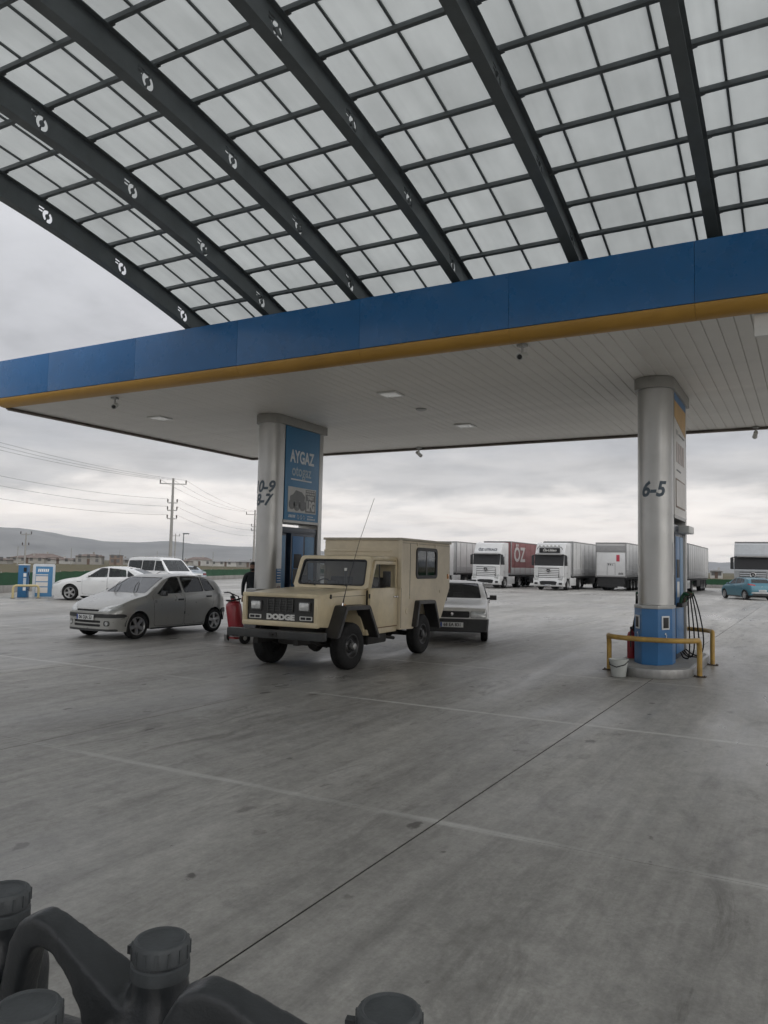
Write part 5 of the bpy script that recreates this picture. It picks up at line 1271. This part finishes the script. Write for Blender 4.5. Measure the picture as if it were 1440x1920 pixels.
    for y, dual in ((1.42, 0), (5.1, 1)):
        for s in (-1, 1):
            ms = wheel_meshes(.50, .30 if not dual else .58, .29, 'truck', RIMT)
            w_ = inst('wheel', ms[0], root, (s * (1.06 if not dual else .93), y, .50), (0, 0, PI / 2 if s > 0 else -PI / 2)); inst('rim', ms[1], w_)
    for s in (-1, 1): P(MB().tube([(s * 1.1, 5.1 - .62 * math.cos(a * PI / 8), .5 + .62 * math.sin(a * PI / 8)) for a in range(9)], .04, 5), 'mudguard', DK)
def trailer(root, curt, y0, L=13.6, side_text=None):
    P = lambda b, nm, m_, par=root, sm=35: b.obj(nm, m_, par, sm)
    bx = P(MB().box(-1.24, 1.24, y0 + .02, y0 + L - .02, 1.30, 3.96, .02), 'curtain_box', curt)
    fr_ = MB().box(-1.27, 1.27, y0 - .03, y0 + L + .03, 3.965, 4.04, .015)
    for s in (-1, 1):
        fr_.box(s * 1.245 - .03, s * 1.245 + .03, y0 - .04, y0 + .06, 1.1, 4.0, .01).box(s * 1.245 - .03, s * 1.245 + .03, y0 + L - .06, y0 + L + .04, 1.1, 4.0, .01)
    P(fr_, 'corner_posts', TGREY)
    P(MB().box(-1.265, 1.265, y0 - .02, y0 + L + .02, 1.14, 1.29, .01), 'side_rail', TGREY)
    P(MB().box(-1.262, 1.262, y0 + .1, y0 + L - .1, 1.295, 1.75, .01), 'lower_curtain', mat('grey_lower_curtain', (.40, .40, .40), .55, var=.08))
    for s in (-1, 1):
        for k in range(9): P(MB().box(s * 1.266 - .004, s * 1.266 + .004, y0 + .9 + 1.42 * k, y0 + .95 + 1.42 * k, 1.2, 3.90), 'curtain_strap', TGREY if curt != CURTR else CURTR, bx, 0)
    if side_text:
        for s in (-1, 1):
            for k, chx in enumerate(side_text): text(chx, 1.75, mat('faded_white_print', (.50, .47, .46), .6), bx, (s * 1.275, y0 + (1.5 if s > 0 else 4.0) + s * k * 1.5, 2.85), (PI / 2, 0, PI / 2 * s), bold=.05, sx=1.15)
    P(MB().box(-1.2, 1.2, y0 + .3, y0 + L - .1, .98, 1.14).box(-.5, .5, y0 + 2.2, y0 + L, .80, .98), 'underframe', DK, sm=0)
    for s in (-1, 1):
        P(MB().box(s * 1.1 - .15, s * 1.1 + .15, y0 + 5.2, y0 + 7.4, .45, .98, .03), 'pallet_box', DK)
        P(MB().box(s * .8 - .06, s * .8 + .06, y0 + 3.4, y0 + 3.55, .12, 1.0).box(s * .8 - .14, s * .8 + .14, y0 + 3.33, y0 + 3.62, .08, .13), 'landing_leg', TGREY)
        for k in range(3):
            ms = wheel_meshes(.50, .38, .29, 'truck', RIMT)
            w_ = inst('wheel', ms[0], root, (s * 1.02, y0 + 8.6 + 1.31 * k, .50), (0, 0, PI / 2 if s > 0 else -PI / 2)); inst('rim', ms[1], w_)
        P(MB().box(s * 1.0 - .2, s * 1.0 + .2, y0 + L - 1.2, y0 + L - 1.17, .25, 1.0), 'mud_flap', DK, sm=0)
    P(MB().box(-1.15, 1.15, y0 + L - .12, y0 + L, .45, .62, .02), 'underrun_bar', DK)
def lorry(label, x, y, rz, paint, curt, title='', style='letters', side_text=None, with_trailer=True):
    r_ = thing('lorry', label, 'lorry', (x, y, 0), rz, 'lorries parked along the far wall')
    tractor(r_, paint, title, style)
    if with_trailer: trailer(r_, curt, 2.75, side_text=side_text)
    return r_
lorry('white lorry with plain white trailer, half hidden behind the camper box', -29.3, 61.6, 0, TW, CURT, '')
lorry('white lorry lettered ÖZ UTKACI with a red trailer', -23.9, 61.0, 0, TW, CURTR, 'ÖZ UTKACI', 'letters', 'ÖZ')
lorry('white lorry with dark name board and roof spot lamps, white trailer', -18.5, 61.0, 0, TW, CURT, 'Öz-Utkacı', 'board')
lorry('white lorry half hidden behind the column marked 6-5', -9.9, 64.2, 0, TW, CURT, '')
lorry('silver lorry cab behind the teal hatchback at the right border', -3.55, 60.6, R(2), TS, CURT, '')
# trailer seen from behind
tr = thing('trailer', 'white trailer seen from behind with grey roller door and red warning plate', 'trailer', (-14.65, 66.0, 0), PI, 'lorries parked along the far wall')
trailer(tr, CURT, -13.6)
MB().box(-1.18, 1.18, .022, .04, 1.25, 3.2, .005).obj('rear_doors', TW, tr)
MB().box(-1.2, 1.2, .022, .05, 3.22, 3.78, .01).obj('roller_shutter', TGREY, tr)
MB().box(-.72, -.45, .042, .05, 2.45, 3.0).obj('warning_plate', mat('red_plate', (.45, .04, .07), .4), tr, 0)
b = MB()
for x in (-.35, .30): b.cyl((x, .05, 1.3), (x, .05, 2.3), .018, n=6)
b.cyl((-.35, .05, 2.3), (.30, .05, 2.3), .018, n=6).obj('ladder_frame', TGREY, tr)
for k in range(5): MB().box(-.68 - .08 * k, -.63 - .08 * k, .041, .044, 1.34, 1.50 + .03 * (k % 2)).obj('marking', TXTBLK, tr, 0)
for k in range(3): MB().box(.16 - .17 * k, .22 - .15 * k, .052, .056, 2.12, 2.26 - .04 * k).obj('marking', TXTBLK, tr, 0)
MB().box(-1.1, 1.1, -.3, .02, .35, 1.0).box(-.5, .5, -.25, .04, .25, .5, .02).obj('rear_underguard', DK, tr, 0)
# ================================================================ small things on the forecourt
RED = mat('red_cylinder_paint', (.30, .018, .030), .35, var=.12, scale=5, coat=.3, dirt=.15)
ex_ = thing('fire_extinguisher', 'red wheeled fire extinguisher with black hose between hatchback and camper truck', 'extinguisher', (-10.72, 13.0, 0), R(-18))
Me = Matrix.Translation((0, 0, .12)) @ Matrix.Rotation(R(-7), 4, 'Y') @ Matrix.Rotation(R(6), 4, 'X')
MB().lathe([(0, .04), (.10, .045), (.155, .09), (.165, .14), (.165, .66), (.15, .73), (.09, .78), (.04, .80), (.04, .84), (0, .84)], 28, 'z', Me).obj('cylinder', RED, ex_, 40)
MB().box(-.04, .04, -.03, .03, .83, .90, .01, Me).cyl((-.06, 0, .87), (.07, 0, .87), .015, M=Me).obj('valve', BLACK, ex_)
MB().tube([(.15 * math.cos(a * .5) + .0, .15 * math.sin(a * .5) + .02, .80 + .012 * math.sin(a)) for a in range(26)], .016, 7, M=Me).obj('hose', RUBBER, ex_)
MB().tube([(-.10, .12, .30), (-.12, .14, .85), (-.26, .12, .97), (-.30, .04, .985), (-.26, -.02, .985), (-.10, -.03, .985), (.02, 0, .93), (.08, .10, .86), (.10, .12, .30)], .013, 7, M=Me).obj('pull_handle', BLACK, ex_)
MB().cyl((-.24, .02, .125), (.24, .02, .125), .014).box(-.12, .12, -.14, .1, .10, .13, .004).obj('axle', mat('red_frame', (.25, .03, .03), .5), ex_)
for s in (-1, 1):
    w_ = MB().lathe([(.05, -.025), (.10, -.03), (.122, -.022), (.125, 0), (.122, .022), (.10, .03), (.05, .025)], 24, 'x', closed=True).obj('wheel', RUBBER, ex_, 50, (s * .25, .02, .125))
    MB().lathe([(.055, -.012), (.02, -.02), (0, -.02)], 14, 'x').lathe([(.055, .012), (.02, .02), (0, .02)], 14, 'x').obj('hub', TRIM, w_)
# bucket with squeegee water
bu = thing('bucket', 'small translucent white bucket with dark handle beside the front hoop barrier', 'bucket', (-2.74, 12.90, 0))
PL = mat('cloudy_plastic', (.50, .52, .50), .35, var=.08, spec=.4)
MB().lathe([(0, .004), (.105, .004), (.112, .012), (.148, .27), (.156, .275), (.156, .285), (.144, .285), (.108, .02), (0, .018)], 28).obj('pail', PL, bu, 40)
MB().lathe([(0, .13), (.124, .13)], 24).obj('water', mat('murky_water', (.16, .19, .16), .1), bu, 0)
MB().tube([(-.15, 0, .26), (-.12, -.11, .20), (0, -.165, .17), (.12, -.11, .21), (.15, 0, .26)], .008, 6).obj('handle', BLACK, bu)
# red fire extinguisher box on the far side of the island
fx = thing('fire_extinguisher', 'small red fire extinguisher standing behind the left post of the front hoop', 'extinguisher', (-2.82, 14.35, .157))
MB().lathe([(0, 0), (.075, 0), (.08, .02), (.08, .40), (.06, .46), (.025, .48), (.025, .52), (0, .52)], 20).obj('cylinder', RED, fx, 40)
MB().box(-.02, .02, -.07, .05, .52, .56, .008).tube([(0, -.05, .53), (0, -.10, .40), (0, -.09, .2)], .01, 6).obj('valve', BLACK, fx)

# air and water unit at the far left
KB = mat('service_unit_blue', (.03, .14, .30), .4, var=.08)
au = thing('air_unit', 'narrow blue tyre inflator post near the green fence', 'air pump', (-30.05, 21.9, 0), R(35))
MB().box(-.19, .19, -.16, .16, 0, 1.40, .015).obj('cabinet', KB, au)
MB().box(-.20, .20, -.17, .17, 1.40, 1.44, .01).obj('lid', WHITE, au)
for k, (z0, z1, m_) in enumerate(((1.12, 1.30, SEAL), (.90, 1.05, WHITE), (.55, .85, mat('notice_tint', (.45, .52, .60), .5)), (.30, .45, WHITE))): MB().box(.04, .16, -.172, -.161, z0, z1).obj('label_plate', m_, au, 0)
MB().tube([(.19, -.05, 1.1), (.28, -.08, .8), (.27, -.08, .3), (.20, -.05, .35)], .016, 7).obj('hose', RUBBER, au)
wp = thing('price_board', 'white framed blue service board standing behind the small yellow barrier', 'sign', (-29.25, 22.3, 0), R(48))
MB().prism(rrect(-.44, .44, 0, 1.47, .08), -.16, .16, 'y', b=.008).obj('frame', mat('pale_frame', (.50, .53, .56), .4), wp)
MB().box(-.32, .36, -.166, -.161, .06, 1.36).obj('blue_face', mat('service_face_blue', (.06, .20, .38), .4), wp, 0)
for z0, z1 in ((.98, 1.02), (.72, .94), (.50, .68), (.22, .46)): MB().box(-.30, .18, -.171, -.1665, z0, z1).obj('notice', mat('pale_sheet', (.64, .61, .58), .4), wp, 0)
for k in range(6): MB().prism([(-.24 + .075 * k, 1.13), (-.185 + .075 * k, 1.13), (-.165 + .075 * k, 1.26), (-.22 + .075 * k, 1.26)], -.170, -.1665, 'y').obj('print_mark', WHITE, wp, 0)
hb = thing('hoop_barrier', 'small faded yellow hoop barrier in front of the blue service board', 'barrier', (-29.25, 21.45, 0), R(62), 'yellow hoop barriers')
MB().tube([(-.5, 0, .02), (-.5, 0, .42), (-.46, 0, .51), (-.40, 0, .54), (.40, 0, .54), (.46, 0, .51), (.5, 0, .42), (.5, 0, .02)], .05, 10).obj('rail', mat('faded_yellow', (.50, .42, .22), .55, var=.1), hb, 50)
for s in (-1, 1): MB().box(s * .5 - .09, s * .5 + .09, -.09, .09, 0, .015, .003).obj('foot_plate', mat('rusty_plate', (.09, .07, .055), .7, .4, var=.3), hb)

# ---------------------------------------------------------------- attendant behind the left column
pr = thing('person', 'person in dark jacket standing half hidden beside the column marked 10-9', 'person', (-12.55, 15.75, 0), R(35))
def skin_body(name, V, E, rad, root, material, parent, sub=2):
    me = bpy.data.meshes.new(name); me.from_pydata(V, E, []); o = bpy.data.objects.new(name, me); COL.objects.link(o)
    sk = o.modifiers.new('skin', 'SKIN'); sk.use_smooth_shade = True
    for i, r_ in enumerate(rad):
        d = me.skin_vertices[0].data[i]; d.radius = r_ if isinstance(r_, tuple) else (r_, r_); d.use_root = (i == root)
    ss = o.modifiers.new('sub', 'SUBSURF'); ss.levels = sub; ss.render_levels = sub
    dgp = bpy.context.evaluated_depsgraph_get(); dgp.update()
    m2 = bpy.data.meshes.new_from_object(o.evaluated_get(dgp)); bpy.data.objects.remove(o); bpy.data.meshes.remove(me)
    m2.materials.clear(); m2.materials.append(material); m2.polygons.foreach_set('use_smooth', [True] * len(m2.polygons))
    o2 = bpy.data.objects.new(name, m2); return link(o2, parent)
SKIN = mat('skin', (.30, .17, .115), .55, var=.08)
CLOTH = mat('dark_jacket', (.022, .026, .030), .8, var=.2, bump=.1)
TROU = mat('dark_trousers', (.028, .03, .038), .85, var=.2)
V = [(0, 0, .92), (0, 0, 1.12), (0, 0, 1.32), (0, 0, 1.43), (0, -.015, 1.50),                      # pelvis, belly, chest, collar, neck
     (-.17, 0, 1.39), (-.235, .01, 1.16), (-.24, -.06, .95), (-.235, -.10, .87),
     (.17, 0, 1.39), (.235, .01, 1.16), (.23, -.08, .95), (.22, -.13, .87),
     (-.10, 0, .86), (-.11, -.01, .48), (-.115, .02, .10), (-.12, -.12, .04), (.10, 0, .86), (.11, -.01, .48), (.115, .02, .10), (.12, -.12, .04)]
E_ = [(0, 1), (1, 2), (2, 3), (3, 4), (3, 5), (5, 6), (6, 7), (7, 8), (3, 9), (9, 10), (10, 11), (11, 12), (0, 13), (13, 14), (14, 15), (15, 16), (0, 17), (17, 18), (18, 19), (19, 20)]
rad = [(.16, .12), (.16, .12), (.18, .125), (.10, .08), .055, .075, .055, .042, .032, .075, .055, .042, .032, .09, .062, .048, .04, .09, .062, .048, .04]
skin_body('body', V, E_, rad, 0, CLOTH, pr)
hd = MB(); bm = bmesh.new(); bmesh.ops.create_uvsphere(bm, u_segments=28, v_segments=20, radius=1)
for v in bm.verts:
    x, y, z = v.co; w_ = .078 * (1 - .18 * max(0, -z)); v.co = Vector((x * w_, y * .095 + (-.012 if z < 0 and y < 0 else 0), z * .118))
    if y < -.75 and abs(x) < .22 and -.35 < z < .15: v.co.y -= .018 * (1 - abs(x) / .22)
hd.bm(bm, Matrix.Translation((0, -.03, 1.615))); bm.free()
for s in (-1, 1): hd.lathe([(0, -.008), (.018, -.006), (.024, .004), (.012, .008)], 12, 'x', Matrix.Translation((s * .078, -.02, 1.615)) @ Matrix.Diagonal((1, .8, 1.4, 1)))
hd.cyl((0, -.01, 1.44), (0, -.025, 1.56), .055, .05, 14)
head = hd.obj('head', SKIN, pr, 60)
bm = bmesh.new(); bmesh.ops.create_uvsphere(bm, u_segments=24, v_segments=18, radius=1)
bmesh.ops.delete(bm, geom=[v for v in bm.verts if v.co.z < (.30 if v.co.y < -.3 else -.25 if v.co.y > .2 else .05)], context='VERTS')
MB().bm(bm, Matrix.Translation((0, -.022, 1.622)) @ Matrix.Diagonal((.085, .102, .124, 1))).obj('hair', mat('black_hair', (.012, .011, .010), .7), head, 60); bm.free()
MB().lathe([(.074, -.10), (.080, -.06), (.078, -.035)], 24, 'z', Matrix.Translation((0, -.034, 1.61)) @ Matrix.Diagonal((.98, 1.22, 1, 1))).obj('beard', mat('black_hair', (.012, .011, .010), .7), head, 60)
for s in (-1, 1):
    MB().lathe([(0, -.011), (.011, 0), (0, .011)], 10, 'y', Matrix.Translation((s * .03, -.118, 1.63))).obj('eye', TXTBLK, head)
    # hands: palm and five fingers
    hx = s * .228; base = Vector((hx, -.115, .865))
    hv = [tuple(base), tuple(base + Vector((0, -.02, -.05))), tuple(base + Vector((0, -.03, -.085)))]
    he = [(0, 1), (1, 2)]; hr = [.028, (.032, .018), (.034, .015)]
    for k in range(4):
        q = base + Vector((s * (.024 - .016 * k), -.033, -.095)); i0 = len(hv); ln = (.030, .036, .034, .026)[k]
        hv += [tuple(q), tuple(q + Vector((0, .004, -ln))), tuple(q + Vector((-s * .006, .016, -ln * 1.8)))]; he += [(2, i0), (i0, i0 + 1), (i0 + 1, i0 + 2)]; hr += [.0095, .0085, .0075]
    i0 = len(hv); q = base + Vector((-s * .02, -.035, -.04)); hv += [tuple(q + Vector((-s * .012, -.012, -.015))), tuple(q + Vector((-s * .016, -.018, -.042)))]; he += [(1, i0), (i0, i0 + 1)]; hr += [.011, .009]
    skin_body('hand', hv, he, hr, 0, SKIN, pr, 1)
    MB().prism(rrect(s * .12 - .05, s * .12 + .05, -.20, .08, .045), 0.0, .07, 'z', b=.015).obj('shoe', BLACK, pr)

# ---------------------------------------------------------------- oil cans on the shelf right in front of the camera
CAN = mat('charcoal_can_plastic', (.030, .033, .036), .36, var=.22, scale=14, bump=.10, bscale=160, rvar=.1)
CAP = mat('dusty_grey_cap', (.060, .066, .070), .62, var=.22, scale=30, bump=.1, bscale=200)
def oil_can_mesh():
    """one blow-moulded shell: body, shoulder, slanted handle with its opening, neck. Origin at the cap's seat."""
    b = MB()
    b.box(-.190, .035, -.052, .052, -.300, -.122, .022)
    b.prism(round_poly([(-.188, -.16), (.034, -.16), (.034, -.086), (.026, -.070), (-.03, -.070), (-.075, -.128), (-.188, -.132)], .015), -.046, .046, 'y', b=.012)
    b.lathe([(0, -.09), (.044, -.085), (.037, -.066), (.028, -.046), (.0265, -.012), (.023, -.004), (0, -.004)], 24)
    outer = [(-.194, -.14), (-.190, -.08), (-.180, -.030), (-.167, -.007), (-.147, .002), (-.124, -.004), (-.085, -.024), (-.045, -.044), (-.012, -.062), (.012, -.09)]
    inner = [(-.167, -.14), (-.164, -.085), (-.157, -.050), (-.150, -.034), (-.139, -.029), (-.122, -.033), (-.098, -.048), (-.076, -.072), (-.062, -.105), (-.056, -.14)]
    n = len(outer)
    for k in range(n - 1):
        w0, w1 = (.0165 + .020 * max(0, (q - 5) / 4) for q in (k, k + 1)); vs = []
        for (x, z), w in ((outer[k], w0), (outer[k + 1], w1), (inner[k + 1], w1), (inner[k], w0)): vs += [(x, -w, z), (x, w, z)]
        b.add(vs, [(0, 2, 4, 6), (7, 5, 3, 1), (0, 1, 3, 2), (2, 3, 5, 4), (4, 5, 7, 6), (6, 7, 1, 0)])
    me = b.mesh('can_body', CAN, 0); o = bpy.data.objects.new('tmp', me); COL.objects.link(o)
    r_ = o.modifiers.new('r', 'REMESH'); r_.mode = 'VOXEL'; r_.voxel_size = .003
    s_ = o.modifiers.new('s', 'SMOOTH'); s_.iterations = 22; s_.factor = .5
    dgp = bpy.context.evaluated_depsgraph_get(); dgp.update()
    m2 = bpy.data.meshes.new_from_object(o.evaluated_get(dgp)); bpy.data.objects.remove(o)
    m2.materials.clear(); m2.materials.append(CAN); m2.polygons.foreach_set('use_smooth', [True] * len(m2.polygons)); return m2
canm = oil_can_mesh()
cp = MB().lathe([(.0255, -.034), (.0282, -.033), (.0282, -.0215), (.0262, -.020), (.0262, -.018), (.0275, -.017), (.0275, -.003), (.0255, .0), (.023, .0008), (.0212, -.0008), (0, -.0004)], 40)
for k in range(15):
    a = 2 * PI * k / 15; cp.box(.0267, .0286, -.0013, .0013, -.0155, -.003, 0, Matrix.Rotation(a, 4, 'Z'))
capm = cp.mesh('screw_cap', CAP, 35)
for x, y, rz, lab in ((-.790, .572, 10, 'charcoal oil can cut off by the left picture edge'), (-.560, .580, 8, 'charcoal oil can with slanted handle, whole handle in view at the lower left'), (-.312, .590, 17, 'charcoal oil can whose handle rises from the bottom edge, right of the others'), (-.570, .440, 12, 'charcoal oil can in the near row, only its cap above the bottom edge')):
    c = thing('oil_can', lab, 'oil can', (x, y, 1.352), R(rz), 'oil cans on the shelf')
    bo = inst('can_body', canm, c, sc=(1.10, 1, 1) if x > -.4 else None); inst('screw_cap', capm, c, (0, 0, 0), (0, 0, random.uniform(0, 3)))
    MB().box(-.037, -.027, -.004, .004, -.020, -.012).obj('tear_tab', CAN, c, 0)
sh = thing('shelf', 'low grey metal shelf under the oil cans', 'shelf', (0, 0, 0))
MB().box(-1.15, -.02, .33, .66, 1.028, 1.052, .004).obj('shelf_board', TRIM, sh)
for x in (-1.12, -.06):
    for y in (.36, .62): MB().box(x - .015, x + .015, y - .015, y + .015, 0, 1.028).obj('leg', STEEL_DARK, sh, 0)

# ================================================================ beyond the forecourt
GREEN = mat('green_windbreak_fabric', (.018, .070, .032), .85, var=.22, scale=.9, bump=.3, bscale=8)
PLINTH = mat('plinth_concrete', (.27, .26, .245), .8, var=.18, scale=1.5, bump=.3)
for i, (a, b_) in enumerate(zip(PERIM, PERIM[1:])):
    a = Vector(a); b_ = Vector(b_); L = (b_ - a).length; ang = math.atan2(b_.y - a.y, b_.x - a.x)
    lab = ('green fabric fence on a concrete plinth behind the service board', 'green fabric fence on a plinth between saloon and column', 'green fabric fence on a plinth running towards the lorries', 'green fabric fence on a plinth behind the parked lorries')[i]
    f_ = thing('fence', lab, 'fence', (a.x, a.y, 0), ang, 'green boundary fences')
    nseg = max(1, int(L / 3.0)); sl_ = L / nseg
    pm_ = MB().box(.012, sl_ - .012, -.11, .11, -.02, .36, .01).mesh('plinth_block', PLINTH, 30)
    gb = MB(); nx = 10; vs = []; fs = []
    for q in range(nx + 1):
        for z in range(5): vs.append((sl_ * q / nx, .012 * math.sin(q * 1.9 + z), .37 + .62 * z / 4 + (.015 * math.sin(q * 1.3) if z == 4 else 0)))
    for q in range(nx):
        for z in range(4): k = q * 5 + z; fs.append((k, k + 5, k + 6, k + 1))
    fm_ = gb.add(vs, fs).mesh('fabric_panel', GREEN, 50)
    po_ = MB().cyl((0, .05, .3), (0, .05, 1.03), .022, n=8).mesh('post', TRIM, 40)
    for k in range(nseg):
        inst('plinth_block', pm_, f_, (sl_ * k, 0, random.uniform(-.015, .015))); inst('fabric_panel', fm_, f_, (sl_ * k, 0, random.uniform(-.03, .02))); inst('post', po_, f_, (sl_ * k, 0, 0))
# power poles
POLE = mat('pole_concrete', (.33, .325, .31), .8, var=.1, scale=1.2)
WIRE = mat('cable', (.10, .10, .105), .6)
POLES = {}
def power_pole(key, label, x, y, h, arms, rz, r0=.24, r1=.13, steel=False):
    p = thing('power_pole', label, 'pole', (x, y, 0), rz, 'power poles beyond the fence')
    MB().cyl((0, 0, -.3), (0, 0, h), r0, r1, 14).obj('shaft', STEEL_DARK if steel else POLE, p)
    for z, w in arms:
        c_ = MB().box(-w, w, -.06, .06, z - .06, z + .06, .01).obj('crossarm', TRIM, p)
        for q in ((-1, 0, 1) if w > .9 else (-1, 1)): MB().lathe([(.03, 0), (.10, .10), (.05, .14), (.11, .22), (.06, .27), (.10, .34), (.04, .42), (0, .42)], 10).obj('insulator', mat('brown_insulator', (.07, .055, .05), .4), c_, 40, (q * w * .95, 0, z + .06))
    POLES[key] = (Vector((x, y, 0)), rz); return p
power_pole('m', 'tall concrete power pole with four crossarms behind the pale blue saloon', -70.0, 71.4, 12.1, ((11.4, 1.65), (9.0, .6), (8.05, .6), (7.0, .6)), R(38))
power_pole('c', 'power pole mostly hidden behind the column marked 10-9', -90.0, 113.0, 11.5, ((10.6, 1.65), (8.4, .6), (7.6, .6)), R(38))
power_pole('n', 'thin far power pole just behind the tall concrete one', -132.3, 136.4, 8.2, ((7.7, 1.0),), R(38), .18, .1)
power_pole('l', 'power pole with short crossarm near the left border, before the houses', -105.1, 76.6, 5.6, ((5.3, .85), (3.6, .5)), R(30), .16, .09)
power_pole('w', 'bare far pole left of the low red-roofed houses', -162.5, 116.5, 4.4, (), 0, .12, .09)
power_pole('x', 'bare far pole standing between the two larger houses', -202.1, 163.5, 5.0, (), 0, .12, .09)
power_pole('y', 'bare far pole right of the brick house', -222.5, 201.3, 5.4, (), 0, .12, .09)
power_pole('z', 'bare far pole left of the tall concrete power pole', -213.4, 210.9, 5.3, (), 0, .12, .09)
power_pole('v', 'bare far pole beside the white houses left of the column marked 10-9', -185.3, 209.9, 5.2, (), 0, .12, .09)
lp = thing('lamp_post', 'steel lamp post with flat head right of the tall concrete power pole', 'lamp post', (-75.8, 79.7, 0), R(40))
MB().cyl((0, 0, 0), (0, 0, 5.5), .09, .06, 12).obj('shaft', STEEL_DARK, lp)
MB().box(-.1, .75, -.16, .16, 5.45, 5.60, .03).cyl((0, 0, 5.4), (.2, 0, 5.55), .05).obj('lamp_head', STEEL_DARK, lp)
def wire(label, a, b_, sag, r_=.014):
    a = Vector(a); b_ = Vector(b_); pts = []
    for i in range(25):
        t_ = i / 24; p = a.lerp(b_, t_); p.z -= sag * 4 * t_ * (1 - t_); pts.append(p)
    o = MB().tube(pts, r_, 5).obj('power_line', WIRE, None, 50); tag(o, label, 'cable', 'power lines')
pm0, rm = POLES['m']; pc0, rc = POLES['c']
ax_ = Vector((math.cos(rm), math.sin(rm), 0))
far = Vector((-62.0, 26.0, 0))        # next pole of the line, left of the picture
names = ('lowest', 'middle', 'upper')
for k in (-1, 0, 1):
    o_ = ax_ * 1.57 * k
    wire('%s of three high power lines running left from the tall pole' % ('left', 'middle', 'right')[k + 1], pm0 + o_ + Vector((0, 0, 11.9)), far + o_ + Vector((0, 0, 13.4)), .9)
    wire('%s of three high power lines from the tall pole to the next' % ('left', 'middle', 'right')[k + 1], pm0 + o_ + Vector((0, 0, 11.9)), pc0 + o_ + Vector((0, 0, 11.1)), .9)
for k, (z, z2) in enumerate(((9.1, 10.6), (8.15, 9.7), (7.1, 8.4))):
    o_ = ax_ * .55
    wire('%s of three low power lines running left from the tall pole' % ('upper', 'middle', 'lower')[k], pm0 - o_ + Vector((0, 0, z + .4)), far - o_ + Vector((0, 0, z2 + .4)), 1.1)
    wire('%s of three low power lines from the tall pole to the next' % ('upper', 'middle', 'lower')[k], pm0 + o_ + Vector((0, 0, z + .4)), pc0 + o_ + Vector((0, 0, z - .4)), .8)
# far houses
def house(label, x, y, w, d, h, rz, wall, roofc, roof_h=1.4, storeys=1, flat=False):
    h *= .76; roof_h *= .62; w *= .85; d *= .85
    hse = thing('house', label, 'house', (x, y, -.12), rz, 'houses on the plain')
    wm_ = mat('plaster_' + wall, {'cream': (.36, .345, .315), 'white': (.50, .49, .47), 'brick': (.25, .19, .155), 'grey': (.30, .29, .27)}[wall], .9, var=.12, scale=.3)
    rm_ = mat('roof_' + roofc, {'red': (.17, .10, .08), 'brown': (.165, .13, .115), 'grey': (.20, .20, .20)}[roofc], .9, var=.2, scale=.5)
    MB().box(-w / 2, w / 2, -d / 2, d / 2, 0, h).obj('wall', wm_, hse, 0)
    if flat: MB().box(-w / 2 - .2, w / 2 + .2, -d / 2 - .2, d / 2 + .2, h + .002, h + .25).obj('roof', rm_, hse, 0)
    else:
        e = .5; rf = MB().add([(-w / 2 - e, -d / 2 - e, h), (w / 2 + e, -d / 2 - e, h), (w / 2 + e, d / 2 + e, h), (-w / 2 - e, d / 2 + e, h), (-w / 2 + d * .35, 0, h + roof_h), (w / 2 - d * .35, 0, h + roof_h)], [(0, 1, 5, 4), (1, 2, 5), (2, 3, 4, 5), (3, 0, 4), (3, 2, 1, 0)]).obj('roof', rm_, hse, 0)
        MB().box(w * .1, w * .1 + .6, -.3, .3, h + roof_h * .5, h + roof_h + .7).obj('chimney', wm_, rf, 0)
    nw = max(2, int(w / 2.6))
    for st in range(storeys):
        zb_ = h / storeys * st + .85
        for k in range(nw):
            xx = -w / 2 + w * (k + .5) / nw
            for s in (-1, 1): MB().box(xx - .5, xx + .5, s * d / 2 - .04, s * d / 2 + .04, zb_, zb_ + 1.15).obj('window', GLASS_D if False else mat('far_window', (.12, .12, .12), .3), hse, 0)
    MB().box(-.45, .45, -d / 2 - .05, -d / 2 + .02, 0, 2.0).obj('door', mat('far_door', (.12, .08, .06), .7), hse, 0)
A = R(40)
house('low house with hipped brown roof, leftmost of the group', -241.5, 177.9, 13, 8, 2.5, A, 'cream', 'brown', 1.2)
house('wide low house with tall hipped brown roof', -251.0, 190.5, 15, 10, 2.9, A, 'cream', 'brown', 2.2)
house('long low shed with pale wall before the brown-roofed houses', -235.6, 185.7, 17, 7, 2.0, A, 'white', 'brown', .9)
house('two-storey bare brick house with grey hipped roof', -221.5, 187.2, 10, 8, 3.8, A, 'grey', 'brown', 1.2, 2)
house('narrow unfinished brick annex beside the grey-roofed house', -215.5, 193.5, 4.5, 6, 4.3, A, 'brick', 'grey', .8, 2, True)
house('small low house right of the brick annex', -223.9, 204.0, 8, 6, 2.5, A, 'grey', 'grey', 1.0)
house('white bungalow with grey hipped roof right of the lamp post', -229.1, 251.2, 12, 8, 3.4, A, 'white', 'brown', 1.8)
house('low cream house left of the white bungalow', -231.0, 243.0, 9, 6, 2.4, A, 'cream', 'brown', 1.0)
house('long white farm building towards the column marked 10-9', -214.0, 250.3, 15, 7, 2.4, A, 'white', 'grey', .9)
house('low grey shed half hidden behind the attendant', -188.6, 233.3, 10, 6, 2.6, A, 'grey', 'grey', .9)
house('low brown-roofed barn at the left picture edge', -207.0, 139.0, 14, 8, 1.6, A, 'grey', 'brown', .8)
house('small white house on the plain right of the rearmost lorry', -25.4, 258.8, 4.2, 4, 2.9, .1, 'white', 'grey', .7)
